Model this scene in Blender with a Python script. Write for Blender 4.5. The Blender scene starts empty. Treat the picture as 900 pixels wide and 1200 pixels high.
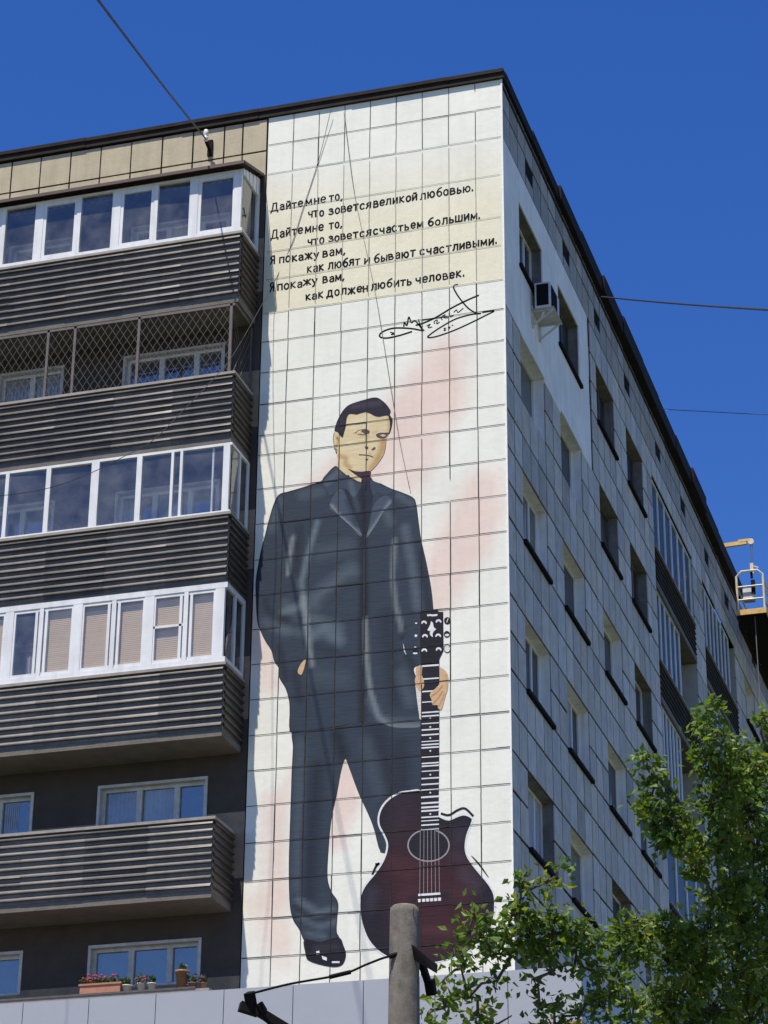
import bpy, bmesh, math, random
import numpy as np
from mathutils import Vector, Matrix
from mathutils.geometry import delaunay_2d_cdt

random.seed(7)
rng = np.random.default_rng(7)
SC = bpy.context.scene
COL = SC.collection

# ------------------------------------------------------------------ camera
CX, CY, CZ = 9.2687, -37.07, 1.6
YAW, PITCH, ROLL, FPX = -0.3005, 0.4313, 0.0088, 2867.1
def _basis():
    cy, sy, cp, sp = math.cos(YAW), math.sin(YAW), math.cos(PITCH), math.sin(PITCH)
    f = np.array([sy*cp, cy*cp, sp]); r = np.array([cy, -sy, 0.]); u = np.cross(r, f)
    cr, sr = math.cos(ROLL), math.sin(ROLL)
    return r*cr+u*sr, -r*sr+u*cr, f
RR, UU, FF = _basis()
CAM = np.array([CX, CY, CZ])
cam_d = bpy.data.cameras.new('camera')
cam_d.sensor_fit = 'VERTICAL'; cam_d.sensor_height = 24.0
cam_d.lens = 24.0*FPX/1200.0
cam_d.clip_start = 0.1; cam_d.clip_end = 5000
cam = bpy.data.objects.new('camera', cam_d); COL.objects.link(cam)
m = Matrix.Identity(4)
for i in range(3):
    m[i][0] = RR[i]; m[i][1] = UU[i]; m[i][2] = -FF[i]; m[i][3] = CAM[i]
cam.matrix_world = m
SC.camera = cam

# ------------------------------------------------------------------ light
SUN_TRAVEL = Vector((0.31, 1.0, -2.45)).normalized()
to_sun = -SUN_TRAVEL
elev = math.asin(to_sun.z); azim = math.atan2(to_sun.x, to_sun.y)
w = bpy.data.worlds.new('World'); SC.world = w; w.use_nodes = True
nt = w.node_tree
bg = nt.nodes['Background']
sky = nt.nodes.new('ShaderNodeTexSky'); sky.sky_type = 'NISHITA'
sky.sun_disc = False; sky.sun_elevation = elev; sky.sun_rotation = azim
sky.altitude = 300; sky.air_density = 1.0; sky.dust_density = 0.1; sky.ozone_density = 4.0
hs_n = nt.nodes.new('ShaderNodeHueSaturation'); hs_n.inputs['Saturation'].default_value = 1.30; hs_n.inputs['Hue'].default_value = 0.518; hs_n.inputs['Value'].default_value = 1.05
nt.links.new(sky.outputs[0], hs_n.inputs['Color']); nt.links.new(hs_n.outputs[0], bg.inputs[0]); bg.inputs[1].default_value = 0.10
sl = bpy.data.lights.new('sun', 'SUN'); sl.energy = 4.6; sl.angle = math.radians(0.53); sl.color = (1.0, 0.93, 0.82)
so = bpy.data.objects.new('sun', sl); COL.objects.link(so)
so.rotation_euler = to_sun.to_track_quat('Z', 'Y').to_euler(); so.location = (-20, -40, 60)
SC.view_settings.view_transform = 'Standard'; SC.view_settings.look = 'None'
SC.view_settings.exposure = 0.5; SC.view_settings.gamma = 1.0
SC.cycles.max_bounces = 8; SC.cycles.transparent_max_bounces = 16

# ------------------------------------------------------------------ pixel <-> place
def ray(x, y):
    return RR*((x-450)/FPX) + UU*(-(y-600)/FPX) + FF
def onY(x, y, Y=0.0):
    d = ray(x, y); return CAM + d*((Y-CAM[1])/d[1])
def onX(x, y, X=0.0):
    d = ray(x, y); return CAM + d*((X-CAM[0])/d[0])
def at(x, y, D):
    return CAM + ray(x, y)*D

# ------------------------------------------------------------------ materials
def lin(c): 
    c = c/255.0
    return c/12.92 if c <= 0.04045 else ((c+0.055)/1.055)**2.4
def pc(r, g, b, k=0.97):                       # paint albedo from a swatch
    return (lin(r)*k, lin(g)*k, lin(b)*k, 1.0)
def mat(name, col, rough=0.7, var=0.12, scale=3.0, bump=0.0, bscale=40.0, metal=0.0, spec=0.5, attr=None, streak=0.0, stretch=(1,1,1)):
    M = bpy.data.materials.new(name); M.use_nodes = True
    n = M.node_tree; L = n.links; p = n.nodes['Principled BSDF']
    p.inputs['Roughness'].default_value = rough; p.inputs['Metallic'].default_value = metal
    p.inputs['Specular IOR Level'].default_value = spec
    tc = n.nodes.new('ShaderNodeTexCoord')
    mp = n.nodes.new('ShaderNodeMapping'); mp.inputs['Scale'].default_value = stretch
    L.new(tc.outputs['Object'], mp.inputs[0])
    no = n.nodes.new('ShaderNodeTexNoise'); no.inputs['Scale'].default_value = scale; no.inputs['Detail'].default_value = 6
    no.inputs['Roughness'].default_value = 0.65
    L.new(mp.outputs[0], no.inputs['Vector'])
    mr = n.nodes.new('ShaderNodeMapRange'); mr.inputs[1].default_value = 0.3; mr.inputs[2].default_value = 0.7
    mr.inputs[3].default_value = 1-var; mr.inputs[4].default_value = 1+var*0.6
    L.new(no.outputs['Fac'], mr.inputs[0])
    mx = n.nodes.new('ShaderNodeMix'); mx.data_type = 'RGBA'; mx.blend_type = 'MULTIPLY'; mx.inputs[0].default_value = 1.0
    if attr:
        at_ = n.nodes.new('ShaderNodeAttribute'); at_.attribute_name = attr; L.new(at_.outputs['Color'], mx.inputs[6])
    else:
        mx.inputs[6].default_value = (col[0], col[1], col[2], 1)
    L.new(mr.outputs[0], mx.inputs[7])
    out = mx.outputs[2]
    if streak:
        mp2 = n.nodes.new('ShaderNodeMapping'); mp2.inputs['Scale'].default_value = (5, 5, 0.35)
        L.new(tc.outputs['Object'], mp2.inputs[0])
        n2 = n.nodes.new('ShaderNodeTexNoise'); n2.inputs['Scale'].default_value = 1.6; n2.inputs['Detail'].default_value = 4
        L.new(mp2.outputs[0], n2.inputs['Vector'])
        m2 = n.nodes.new('ShaderNodeMapRange'); m2.inputs[1].default_value = 0.45; m2.inputs[2].default_value = 0.75
        m2.inputs[3].default_value = 1.0; m2.inputs[4].default_value = 1-streak
        L.new(n2.outputs['Fac'], m2.inputs[0])
        mx2 = n.nodes.new('ShaderNodeMix'); mx2.data_type = 'RGBA'; mx2.blend_type = 'MULTIPLY'; mx2.inputs[0].default_value = 1.0
        L.new(out, mx2.inputs[6]); L.new(m2.outputs[0], mx2.inputs[7]); out = mx2.outputs[2]
    L.new(out, p.inputs['Base Color'])
    if bump:
        nb = n.nodes.new('ShaderNodeTexNoise'); nb.inputs['Scale'].default_value = bscale; nb.inputs['Detail'].default_value = 5
        L.new(mp.outputs[0], nb.inputs['Vector'])
        b = n.nodes.new('ShaderNodeBump'); b.inputs['Strength'].default_value = bump; b.inputs['Distance'].default_value = 0.02
        L.new(nb.outputs['Fac'], b.inputs['Height']); L.new(b.outputs[0], p.inputs['Normal'])
    return M
def glass(name, tint, ior=1.9, wob=0.15):                # clear glazing one can look through
    M = bpy.data.materials.new(name); M.use_nodes = True
    M.use_transparent_shadow = True
    n = M.node_tree; L = n.links; n.nodes.remove(n.nodes['Principled BSDF'])
    o = n.nodes['Material Output']
    t = n.nodes.new('ShaderNodeBsdfTransparent'); t.inputs[0].default_value = (*tint, 1)
    g = n.nodes.new('ShaderNodeBsdfGlossy'); g.inputs['Roughness'].default_value = 0.02
    lw = n.nodes.new('ShaderNodeLayerWeight'); lw.inputs[0].default_value = 0.5
    f0 = ((ior-1)/(ior+1))**2
    pw_ = n.nodes.new('ShaderNodeMath'); pw_.operation = 'POWER'; pw_.inputs[1].default_value = 4.0; L.new(lw.outputs['Facing'], pw_.inputs[0])
    f = n.nodes.new('ShaderNodeMath'); f.operation = 'MULTIPLY_ADD'; f.inputs[1].default_value = 1-f0; f.inputs[2].default_value = f0; L.new(pw_.outputs[0], f.inputs[0])
    tc = n.nodes.new('ShaderNodeTexCoord'); no = n.nodes.new('ShaderNodeTexNoise'); no.inputs['Scale'].default_value = 1.3
    L.new(tc.outputs['Object'], no.inputs['Vector'])
    b = n.nodes.new('ShaderNodeBump'); b.inputs['Strength'].default_value = wob; b.inputs['Distance'].default_value = 0.02
    L.new(no.outputs['Fac'], b.inputs['Height']); L.new(b.outputs[0], g.inputs['Normal'])
    mx = n.nodes.new('ShaderNodeMixShader'); L.new(f.outputs[0], mx.inputs[0]); L.new(t.outputs[0], mx.inputs[1]); L.new(g.outputs[0], mx.inputs[2])
    du = n.nodes.new('ShaderNodeBsdfDiffuse'); du.inputs[0].default_value = (.62, .62, .60, 1)     # pale haze, mixed in as a dusty film to lighten the dark panes
    nd = n.nodes.new('ShaderNodeTexNoise'); nd.inputs['Scale'].default_value = 2.2; nd.inputs['Detail'].default_value = 6; L.new(tc.outputs['Object'], nd.inputs['Vector'])
    md = n.nodes.new('ShaderNodeMapRange'); md.inputs[1].default_value = .35; md.inputs[2].default_value = .7; md.inputs[3].default_value = .03; md.inputs[4].default_value = .15; L.new(nd.outputs['Fac'], md.inputs[0])
    mxd = n.nodes.new('ShaderNodeMixShader'); L.new(md.outputs[0], mxd.inputs[0]); L.new(mx.outputs[0], mxd.inputs[1]); L.new(du.outputs[0], mxd.inputs[2])
    L.new(mxd.outputs[0], o.inputs[0]); return M
def dark_glass(name, col, refl):                          # window with a dark room behind it
    M = mat(name, col, rough=0.6, var=0.6, scale=0.9)
    n = M.node_tree; L = n.links; p = n.nodes['Principled BSDF']; o = n.nodes['Material Output']
    g = n.nodes.new('ShaderNodeBsdfGlossy'); g.inputs['Roughness'].default_value = 0.03; g.inputs[0].default_value = (0.78, 0.79, 0.78, 1)
    tc = n.nodes.new('ShaderNodeTexCoord'); no = n.nodes.new('ShaderNodeTexNoise'); no.inputs['Scale'].default_value = 1.1
    L.new(tc.outputs['Object'], no.inputs['Vector'])
    b = n.nodes.new('ShaderNodeBump'); b.inputs['Strength'].default_value = 0.2; b.inputs['Distance'].default_value = 0.03
    L.new(no.outputs['Fac'], b.inputs['Height']); L.new(b.outputs[0], g.inputs['Normal'])
    mx = n.nodes.new('ShaderNodeMixShader'); mx.inputs[0].default_value = refl
    L.new(p.outputs[0], mx.inputs[1]); L.new(g.outputs[0], mx.inputs[2]); L.new(mx.outputs[0], o.inputs[0]); return M

MAT = dict(
    mural=mat('mural_paint', None, 0.75, 0.05, 2.5, 0.2, 9.0, attr='col', streak=0.05),
    paint=mat('mural_figure_paint', None, 0.8, 0.12, 4.0, 0.2, 9.0, spec=0.2, attr='col', stretch=(0.6, 1, 3)),
    letter=mat('black_lettering_paint', (0.010, 0.010, 0.012), 0.85, 0.3, 12, spec=0.1),
    joint=mat('tile_joint', (0.05, 0.045, 0.04), 0.95, 0.5, 8, spec=0.05),
    seam=mat('plaster_seam', (0.36, 0.34, 0.29), 0.9, 0.3, 8),
    tile=mat('side_tile', None, 0.8, 0.18, 3.5, 0.2, 20, spec=0.12, attr='col', streak=0.16),
    backing=mat('tile_backing', (0.014, 0.013, 0.013), 0.95, 0.3, 4, spec=0.05),
    plaster=mat('white_plaster', (0.86, 0.85, 0.81), 0.9, 0.12, 1.2, 0.3, 14, streak=0.12),
    tan=mat('tan_tile', (0.44, 0.375, 0.25), 0.75, 0.14, 2.0, 0.2, 20, streak=0.12),
    darkwall=mat('charcoal_wall_paint', (0.062, 0.047, 0.039), 0.85, 0.2, 3.0, 0.4, 25),
    tanband=mat('bare_sand_render', (0.27, 0.20, 0.135), 0.85, 0.3, 4.0, 0.4, 30),
    rib=mat('brown_profiled_sheet', None, 0.38, 0.3, 1.4, 0.0, streak=0.25, metal=0.25, attr='col'),
    ribdark=mat('dark_profiled_sheet', (0.035, 0.030, 0.028), 0.7, 0.3, 1.4, spec=0.1),
    cap=mat('weathered_rail', (0.30, 0.27, 0.24), 0.6, 0.25, 5),
    slab=mat('concrete_slab', (0.15, 0.135, 0.115), 0.9, 0.25, 3, 0.3, 30),
    pvc=mat('white_window_frame', (0.74, 0.74, 0.73), 0.4, 0.10, 3, streak=0.15),
    oldframe=mat('old_painted_frame', (0.55, 0.54, 0.52), 0.55, 0.25, 6),
    woodframe=mat('dark_wood_frame', (0.10, 0.085, 0.075), 0.6, 0.3, 6),
    flash=mat('roof_flashing', (0.022, 0.018, 0.017), spec=0.15, rough=0.8, var=0.35, scale=3) if True else mat('roof_flashing', (0.022, 0.018, 0.017), 0.6, 0.35, 3, 0.3, 8),
    flashtop=mat('rusty_roof_edge', (0.026, 0.020, 0.016), 0.8, 0.5, 2.5, 0.3, 8, spec=0.15),
    sill=mat('dark_metal_sill', (0.014, 0.013, 0.013), 0.85, 0.3, 4, spec=0.08),
    reveal_w=mat('white_reveal', (0.84, 0.83, 0.81), 0.8, 0.15, 2, streak=0.2),
    reveal_g=mat('grey_reveal', (0.20, 0.19, 0.175), spec=0.1, rough=0.9, var=0.35, scale=3, streak=0.3) if True else mat('grey_reveal', (0.16, 0.155, 0.15), 0.85, 0.35, 3, streak=0.3),
    soffit=mat('brown_soffit_sheet', (0.075, 0.045, 0.035), 0.6, 0.3, 3),
    glass=glass('balcony_glass', (0.92, 0.94, 0.95), 2.25),
    wglass=dark_glass('dark_window_glass', (0.010, 0.011, 0.013), 0.14),
    bglass=dark_glass('bright_window_glass', (0.07, 0.072, 0.075), 0.26),
    netc=dark_glass('curtain_behind_glass', (0.30, 0.31, 0.33), 0.16),
    curtain=mat('net_curtain', (0.40, 0.42, 0.46), 0.9, 0.5, 7, stretch=(3, 3, 0.2)),
    blind=mat('beige_blind', (0.70, 0.51, 0.31), 0.85, 0.16, 60, stretch=(0.02, 0.02, 1)),
    steel=mat('grey_steel', (0.12, 0.095, 0.085), 0.5, 0.25, 8),
    black=mat('black_steel', (0.014, 0.012, 0.011), 0.8, 0.4, 8, spec=0.08),
    wire=mat('black_cable', (0.012, 0.012, 0.014), 0.6, 0.1, 3),
    wiregrey=mat('grey_cable', (0.16, 0.16, 0.16), 0.6, 0.1, 3),
    conc=mat('pole_concrete', (0.175, 0.155, 0.125), 0.95, 0.4, 14, 0.18, 90, streak=0.3),
    fascia=mat('pale_composite_panel', (0.37, 0.38, 0.41), 0.4, 0.05, 1.0),
    fasciawall=mat('annex_wall', (0.32, 0.31, 0.30), 0.8, 0.1, 2.0),
    acbody=mat('air_conditioner_shell', (0.62, 0.62, 0.60), 0.45, 0.12, 4),
    acgrille=mat('air_conditioner_grille', (0.012, 0.012, 0.013), 0.85, 0.2, 10, spec=0.05),
    yellow=mat('yellow_cradle_paint', (0.66, 0.42, 0.13), 0.5, 0.25, 6),
    cream=mat('cream_cradle_paint', (0.68, 0.58, 0.40), 0.5, 0.2, 6),
    insul=mat('white_insulator', (0.75, 0.73, 0.66), 0.4, 0.1, 8),
    terracotta=mat('terracotta', (0.42, 0.19, 0.12), 0.8, 0.2, 10),
    whitepot=mat('white_pot', (0.55, 0.53, 0.48), 0.5, 0.2, 10),
    brownpot=mat('brown_pot', (0.22, 0.12, 0.06), 0.6, 0.3, 10),
    flower=mat('red_petal', (0.42, 0.05, 0.05), 0.6, 0.4, 20),
    flower2=mat('purple_petal', (0.16, 0.06, 0.14), 0.6, 0.4, 20),
    bark=mat('bark', (0.10, 0.075, 0.055), 0.95, 0.4, 12, 0.8, 30),
    ground=mat('grass_ground', (0.075, 0.085, 0.04), 0.95, 0.4, 0.6, 0.5, 8),
    asphalt=mat('asphalt', (0.05, 0.05, 0.052), 0.9, 0.25, 2.0, 0.4, 60),
    kerb=mat('kerb_concrete', (0.30, 0.29, 0.27), 0.9, 0.2, 4),
    pave=mat('pavement', (0.20, 0.19, 0.18), 0.9, 0.2, 3),
    room=mat('balcony_interior', (0.42, 0.40, 0.36), 0.85, 0.12, 2),
    cloth=mat('striped_cloth', (0.45, 0.38, 0.42), 0.9, 0.7, 30, stretch=(6, 0.2, 0.2)),
)
def leafmat():
    M = bpy.data.materials.new('maple_leaf'); M.use_nodes = True
    n = M.node_tree; L = n.links; p = n.nodes['Principled BSDF']; o = n.nodes['Material Output']
    a = n.nodes.new('ShaderNodeAttribute'); a.attribute_name = 'col'
    L.new(a.outputs['Color'], p.inputs['Base Color']); p.inputs['Roughness'].default_value = 0.5
    p.inputs['Specular IOR Level'].default_value = 0.3
    t = n.nodes.new('ShaderNodeBsdfTranslucent')
    mx0 = n.nodes.new('ShaderNodeMix'); mx0.data_type = 'RGBA'; mx0.blend_type = 'MULTIPLY'; mx0.inputs[0].default_value = 1
    mx0.inputs[7].default_value = (1.5, 1.4, 0.5, 1); L.new(a.outputs['Color'], mx0.inputs[6]); L.new(mx0.outputs[2], t.inputs[0])
    mx = n.nodes.new('ShaderNodeMixShader'); mx.inputs[0].default_value = 0.4
    L.new(p.outputs[0], mx.inputs[1]); L.new(t.outputs[0], mx.inputs[2]); L.new(mx.outputs[0], o.inputs[0]); return M
MAT['leaf'] = leafmat()

# ------------------------------------------------------------------ mesh helpers
class MB:
    def __init__(s): s.v = []; s.f = []; s.c = []
    def quad(s, a, b, c, d, col=None):
        i = len(s.v); s.v += [tuple(a), tuple(b), tuple(c), tuple(d)]; s.f.append((i, i+1, i+2, i+3))
        if col is not None: s.c += [col]*4
    def box(s, x0, x1, y0, y1, z0, z1, col=None, R=None, O=None):
        P = [(x, y, z) for x in (x0, x1) for y in (y0, y1) for z in (z0, z1)]
        if R is not None: P = [tuple(R @ Vector(p) + O) for p in P]
        i = len(s.v); s.v += P
        for f in ((0, 1, 3, 2), (4, 6, 7, 5), (0, 4, 5, 1), (2, 3, 7, 6), (0, 2, 6, 4), (1, 5, 7, 3)):
            s.f.append(tuple(i+k for k in f))
        if col is not None: s.c += [col]*8
    def bar(s, p, q, wd, ht, up=(0, 0, 1)):
        p = Vector(p); q = Vector(q); d = q-p; L = d.length; d.normalize()
        u = Vector(up); sx = d.cross(u)
        if sx.length < 1e-4: sx = d.cross(Vector((1, 0, 0)))
        sx.normalize(); uz = sx.cross(d)
        R = Matrix((sx, d, uz)).transposed()
        s.box(-wd/2, wd/2, 0, L, -ht/2, ht/2, R=R, O=p)
    def tube(s, pts, rad, n=8, cap=True):
        pts = [Vector(p) for p in pts]; k = len(pts)
        if not hasattr(rad, '__len__'): rad = [rad]*k
        base = len(s.v); prev = None
        for i, p in enumerate(pts):
            d = (pts[min(i+1, k-1)]-pts[max(i-1, 0)]).normalized()
            a = d.orthogonal().normalized() if prev is None else (prev-d*prev.dot(d)).normalized()
            prev = a; b = d.cross(a)
            for j in range(n):
                t = 2*math.pi*j/n; s.v.append(tuple(p+(a*math.cos(t)+b*math.sin(t))*rad[i]))
        for i in range(k-1):
            for j in range(n):
                s.f.append((base+i*n+j, base+i*n+(j+1) % n, base+(i+1)*n+(j+1) % n, base+(i+1)*n+j))
        if cap:
            s.f.append(tuple(base+j for j in range(n))[::-1]); s.f.append(tuple(base+(k-1)*n+j for j in range(n)))
    def lathe(s, prof, cx, cy, n=20):
        s.tube([(cx, cy, z) for r, z in prof], [r for r, z in prof], n)
    def build(s, name, m, parent=None, smooth=False):
        me = bpy.data.meshes.new(name); me.from_pydata(s.v, [], s.f); me.update()
        if s.c and len(s.c) == len(s.v):
            a = me.color_attributes.new('col', 'FLOAT_COLOR', 'POINT')
            a.data.foreach_set('color', np.array([(*c[:3], 1.0) for c in s.c], dtype=np.float32).ravel())
        me.materials.append(m)
        if smooth: me.polygons.foreach_set('use_smooth', [True]*len(me.polygons))
        o = bpy.data.objects.new(name, me); COL.objects.link(o)
        if parent is not None:
            o.parent = parent
            o.matrix_parent_inverse = parent.matrix_world.inverted()
        return o
def tag(o, label, cat, group=None, kind=None):
    if label: o['label'] = label
    if cat: o['category'] = cat
    if group: o['group'] = group
    if kind: o['kind'] = kind
    return o
def thing(name, label, cat, loc=(0, 0, 0), group=None):
    o = bpy.data.objects.new(name, None); COL.objects.link(o); o.location = loc; o.empty_display_size = 0.3
    o.matrix_world = Matrix.Translation(loc)
    return tag(o, label, cat, group)
def part(name, parent):
    o = bpy.data.objects.new(name, None); COL.objects.link(o); o.parent = parent
    o.matrix_parent_inverse = parent.matrix_world.inverted(); o.empty_display_size = 0.2
    return o
def smooth_line(pts, n=6, closed=False):
    P = [np.array(p, float) for p in pts]; k = len(P); out = []
    if k < 3: return P
    R = range(k) if closed else range(k-1)
    for i in R:
        p1, p2 = P[i], P[(i+1) % k]
        p0 = P[(i-1) % k] if (closed or i > 0) else 2*p1-p2
        p3 = P[(i+2) % k] if (closed or i < k-2) else 2*p2-p1
        for j in range(n):
            t = j/n
            out.append(0.5*((2*p1)+(-p0+p2)*t+(2*p0-5*p1+4*p2-p3)*t*t+(-p0+3*p1-3*p2+p3)*t**3))
    if not closed: out.append(P[-1])
    return out

# ------------------------------------------------------------------ ground
g = MB(); g.quad((-900, -900, 0), (900, -900, 0), (900, 900, 0), (-900, 900, 0))
tag(g.build('ground', MAT['ground']), None, None, kind='structure')
g = MB(); g.quad((-200, -34.5, 0.004), (200, -34.5, 0.004), (200, -26, 0.004), (-200, -26, 0.004))
tag(g.build('road', MAT['asphalt']), None, None, kind='structure')
g = MB(); g.box(-200, 200, -26, -25.8, -0.05, 0.14); g.box(-200, 200, -34.7, -34.5, -0.05, 0.14)
tag(g.build('kerb', MAT['kerb']), None, None, kind='structure')
g = MB(); g.box(-200, 200, -25.8, -22.5, -0.05, 0.13); g.box(-200, 200, -40, -34.7, -0.05, 0.13)
tag(g.build('pavement', MAT['pave']), None, None, kind='structure')

# ================================================================== THE BUILDING
B = thing('apartment_building', 'tiled nine storey apartment block with a tall painted man and guitar', 'building', (0, 0, 0))
S = 2.8; ZT = 26.094; WH = 1.364
XL = -14.5; YEND = 44.0; ZR = 28.08

# ---- side wall (plane X = 0)
WIN = [(1.15, 3.0), (4.31, 6.15), (7.83, 9.61), (10.91, 12.71)]
FAR = [(26.85, 28.6), (29.9, 31.7), (33.1, 34.9), (36.5, 38.3), (39.6, 41.4)]
LOG = [(13.85, 18.95), (20.38, 25.3)]
ycols = [0, .57, 1.15, 1.77, 2.39, 3.0, 3.65, 4.31, 4.92, 5.54, 6.15, 6.71, 7.27, 7.83, 8.42, 9.02, 9.61, 10.26, 10.91, 11.51, 12.11, 12.71, 13.25, 13.85]
ycols += list(np.linspace(13.85, 18.95, 9)[1:]) + [19.66, 20.38] + list(np.linspace(20.38, 25.3, 9)[1:]) + [26.1]
yc = 26.1
for a, b in FAR:
    ycols += [a] + list(np.linspace(a, b, 4)[1:]); n_ = 0.65
    ycols += [b+0.65]
ycols = sorted(set(round(float(y), 3) for y in ycols + [42.7, 43.4, 44.0]))
zrows = []
for k in range(9, 0, -1):
    zt = ZT-(9-k)*S
    zrows += [zt, zt-.682, zt-1.364, zt-2.082]
zrows = [ZR, 27.47, 26.82]+zrows+[0.9, 0.0]
zrows = sorted(set(round(z, 3) for z in zrows if z >= 0))
holes = []
for k in range(1, 10):
    zt = ZT-(9-k)*S
    for a, b in WIN+FAR: holes.append((a, b, zt-WH, zt))
    if k >= 4:
        for a, b in LOG: holes.append((a, b, zt-2.62, zt+0.18))
vents = [(1.98, 27.1), (5.04, 27.1), (8.3, 27.1), (11.4, 27.1), (14.7, 27.1), (17.9, 27.1), (21.0, 27.1), (24.2, 27.1), (29, 27.1)]
def inhole(y, z):
    return any(a-1e-3 < y < b+1e-3 and c < z < d for a, b, c, d in holes)
back = MB(); tiles = MB()
def patch_z(y): return 23.28+0.05*math.sin(y*5)
# backing sheet rows must also split at loggia openings
zb = sorted(set(zrows+[round(h[2], 3) for h in holes]+[round(h[3], 3) for h in holes]))
for i in range(len(ycols)-1):
    for j in range(len(zb)-1):
        y0, y1, z0, z1 = ycols[i], ycols[i+1], zb[j], zb[j+1]
        if inhole((y0+y1)/2, (z0+z1)/2): continue
        back.quad((-.012, y0, z0), (-.012, y1, z0), (-.012, y1, z1), (-.012, y0, z1))
def tile_rows(i):
    y = (ycols[i]+ycols[i+1])/2
    for a, b in LOG:
        if a < y < b:
            return [z for z in zrows if z > 26.2 or z < ZT-5*S-2.62-.05] + [26.27, ZT-5*S-2.62]
    return zrows
for i in range(len(ycols)-1):
    zs = sorted(tile_rows(i)); y0, y1 = ycols[i], ycols[i+1]
    for j in range(len(zs)-1):
        z0, z1 = zs[j], zs[j+1]
        if z1-z0 < .05: continue
        cy_, cz_ = (y0+y1)/2, (z0+z1)/2
        if inhole(cy_, cz_): continue
        if cy_ < 7.2 and 23.3 < cz_ < 26.8: continue
        if y0 > 26.05 and z1 > 27.5: continue
        if any(y0-.01 <= vy < y1 and z0 < vz < z1 for vy, vz in vents) and z0 > 26.7:
            z1 = z0+(z1-z0)*.45                        # half tile under a vent slot
        gp = .021+.006*random.random()
        b_ = 0.54+random.gauss(0, .042)
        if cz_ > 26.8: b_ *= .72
        if random.random() < .07: b_ *= .78
        t_ = random.gauss(0, .012)
        ge = [random.uniform(-.004, .004) for _ in range(4)]
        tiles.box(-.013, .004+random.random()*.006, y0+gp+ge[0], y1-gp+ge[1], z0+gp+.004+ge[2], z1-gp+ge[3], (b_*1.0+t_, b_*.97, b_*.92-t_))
back.build('side_wall', MAT['backing'], B)
tiles.build('side_cladding', MAT['tile'], B)
# white plastered corner patch round the two top corner windows
pl = MB()
pe = [0, 1.15, 2.0, 3.0, 3.65, 4.31, 5.2, 6.15, 7.08]
zb_ = [23.3, ZT-WH, 25.4, ZT, 26.80]
for i in range(len(pe)-1):
    for j in range(len(zb_)-1):
        y0, y1, z0, z1 = pe[i], pe[i+1], zb_[j], zb_[j+1]
        if inhole((y0+y1)/2, (z0+z1)/2): continue
        pl.box(-.013, .016, y0, y1-(.06*random.random() if i == len(pe)-2 else 0), z0-(.12*random.random() if j == 0 else 0), z1)
pl.build('corner_plaster', MAT['plaster'], B)

def window(yz, white_rev, frame, gl, sash, sillw=0.0, side=True):
    """recessed window on the side wall: frame, glass, reveal, sill"""
    a, b, z0, z1 = yz; D = .20
    W = part('window', B)
    fr = MB(); t = .055; x0, x1 = -D-.05, -D
    fr.box(x0, x1, a, b, z1-t, z1); fr.box(x0, x1, a, b, z0, z0+t)
    fr.box(x0, x1, a, a+t, z0+t, z1-t); fr.box(x0, x1, b-t, b, z0+t, z1-t)
    for s_ in sash:
        y = a+(b-a)*s_; fr.box(x0, x1, y-.04, y+.04, z0+t, z1-t)
    fr.build('frame', frame, W)
    gb = MB(); t1, t2 = random.gauss(0, .008), random.gauss(0, .01)
    gb.quad((-D-.03-t1, a, z0), (-D-.03+t1, b, z0), (-D-.03+t1+t2, b, z1), (-D-.03-t1+t2, a, z1)); gb.build('pane', gl, W)
    if random.random() < .4:
        cu = MB(); ys = np.linspace(a+.06, a+(b-a)*random.choice([.34, .62, .94]), 13)
        for q_ in range(12): cu.quad((-D-.026+.006*(q_ % 2), ys[q_], z0+.06), (-D-.026+.006*((q_+1) % 2), ys[q_+1], z0+.06), (-D-.026+.006*((q_+1) % 2), ys[q_+1], z1-.06), (-D-.026+.006*(q_ % 2), ys[q_], z1-.06))
        cu.build('curtain', MAT['curtain'], W)
    rv = MB(); rv.quad((-.01, b, z0), (-D-.06, b, z0), (-D-.06, b, z1), (-.01, b, z1)); rv.quad((-.01, a, z0), (-.01, a, z1), (-D-.06, a, z1), (-D-.06, a, z0))
    rv.quad((-.01, a, z1), (-.01, b, z1), (-D-.06, b, z1), (-D-.06, a, z1)); rv.quad((-.01, a, z0), (-D-.06, a, z0), (-D-.06, b, z0), (-.01, b, z0))
    rv.build('reveal', MAT['reveal_w'] if white_rev else MAT['reveal_g'], W)
    if sillw:
        sb = MB(); sb.box(-D, sillw, a-.05, b+.06, z0-.06, z0+.012); sb.build('sill', MAT['sill'], W)
    return W
# which reveals are painted white, as in the photograph
WR = {(0, 8): 1, (1, 8): 1, (0, 7): 1, (1, 7): 1, (0, 6): 1, (1, 6): 1, (2, 6): 1, (1, 5): 1, (3, 5): 1, (3, 6): 1, (2, 7): 1}
for k in range(9, 0, -1):
    zt = ZT-(9-k)*S
    for c, (a, b) in enumerate(WIN):
        wr = WR.get((c, k), 0)
        if (c, k) in ((2, 9), (3, 9), (2, 8), (3, 8), (1, 9)): fr = MAT['woodframe']
        else: fr = MAT['pvc']
        gl = random.choice([MAT['wglass'], MAT['wglass'], MAT['bglass']])
        sl_ = 0.0 if (c, k) in ((0, 8), (1, 8), (2, 5)) else .075
        window((a, b, zt-WH, zt), wr, fr, gl, random.choice([(.36,), (.36, .68), (.36,)]), sl_)
    for c, (a, b) in enumerate(FAR):
        window((a, b, zt-WH, zt), (c+k) % 2, MAT['pvc'], random.choice([MAT['wglass'], MAT['bglass']]), (.4,), .1)
for vy, vz in vents:
    vb = MB(); vb.box(-.011, -.008, vy-.12, vy+.28, 27.16, 27.42); vb.build('attic_vent', MAT['black'], B)

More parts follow.
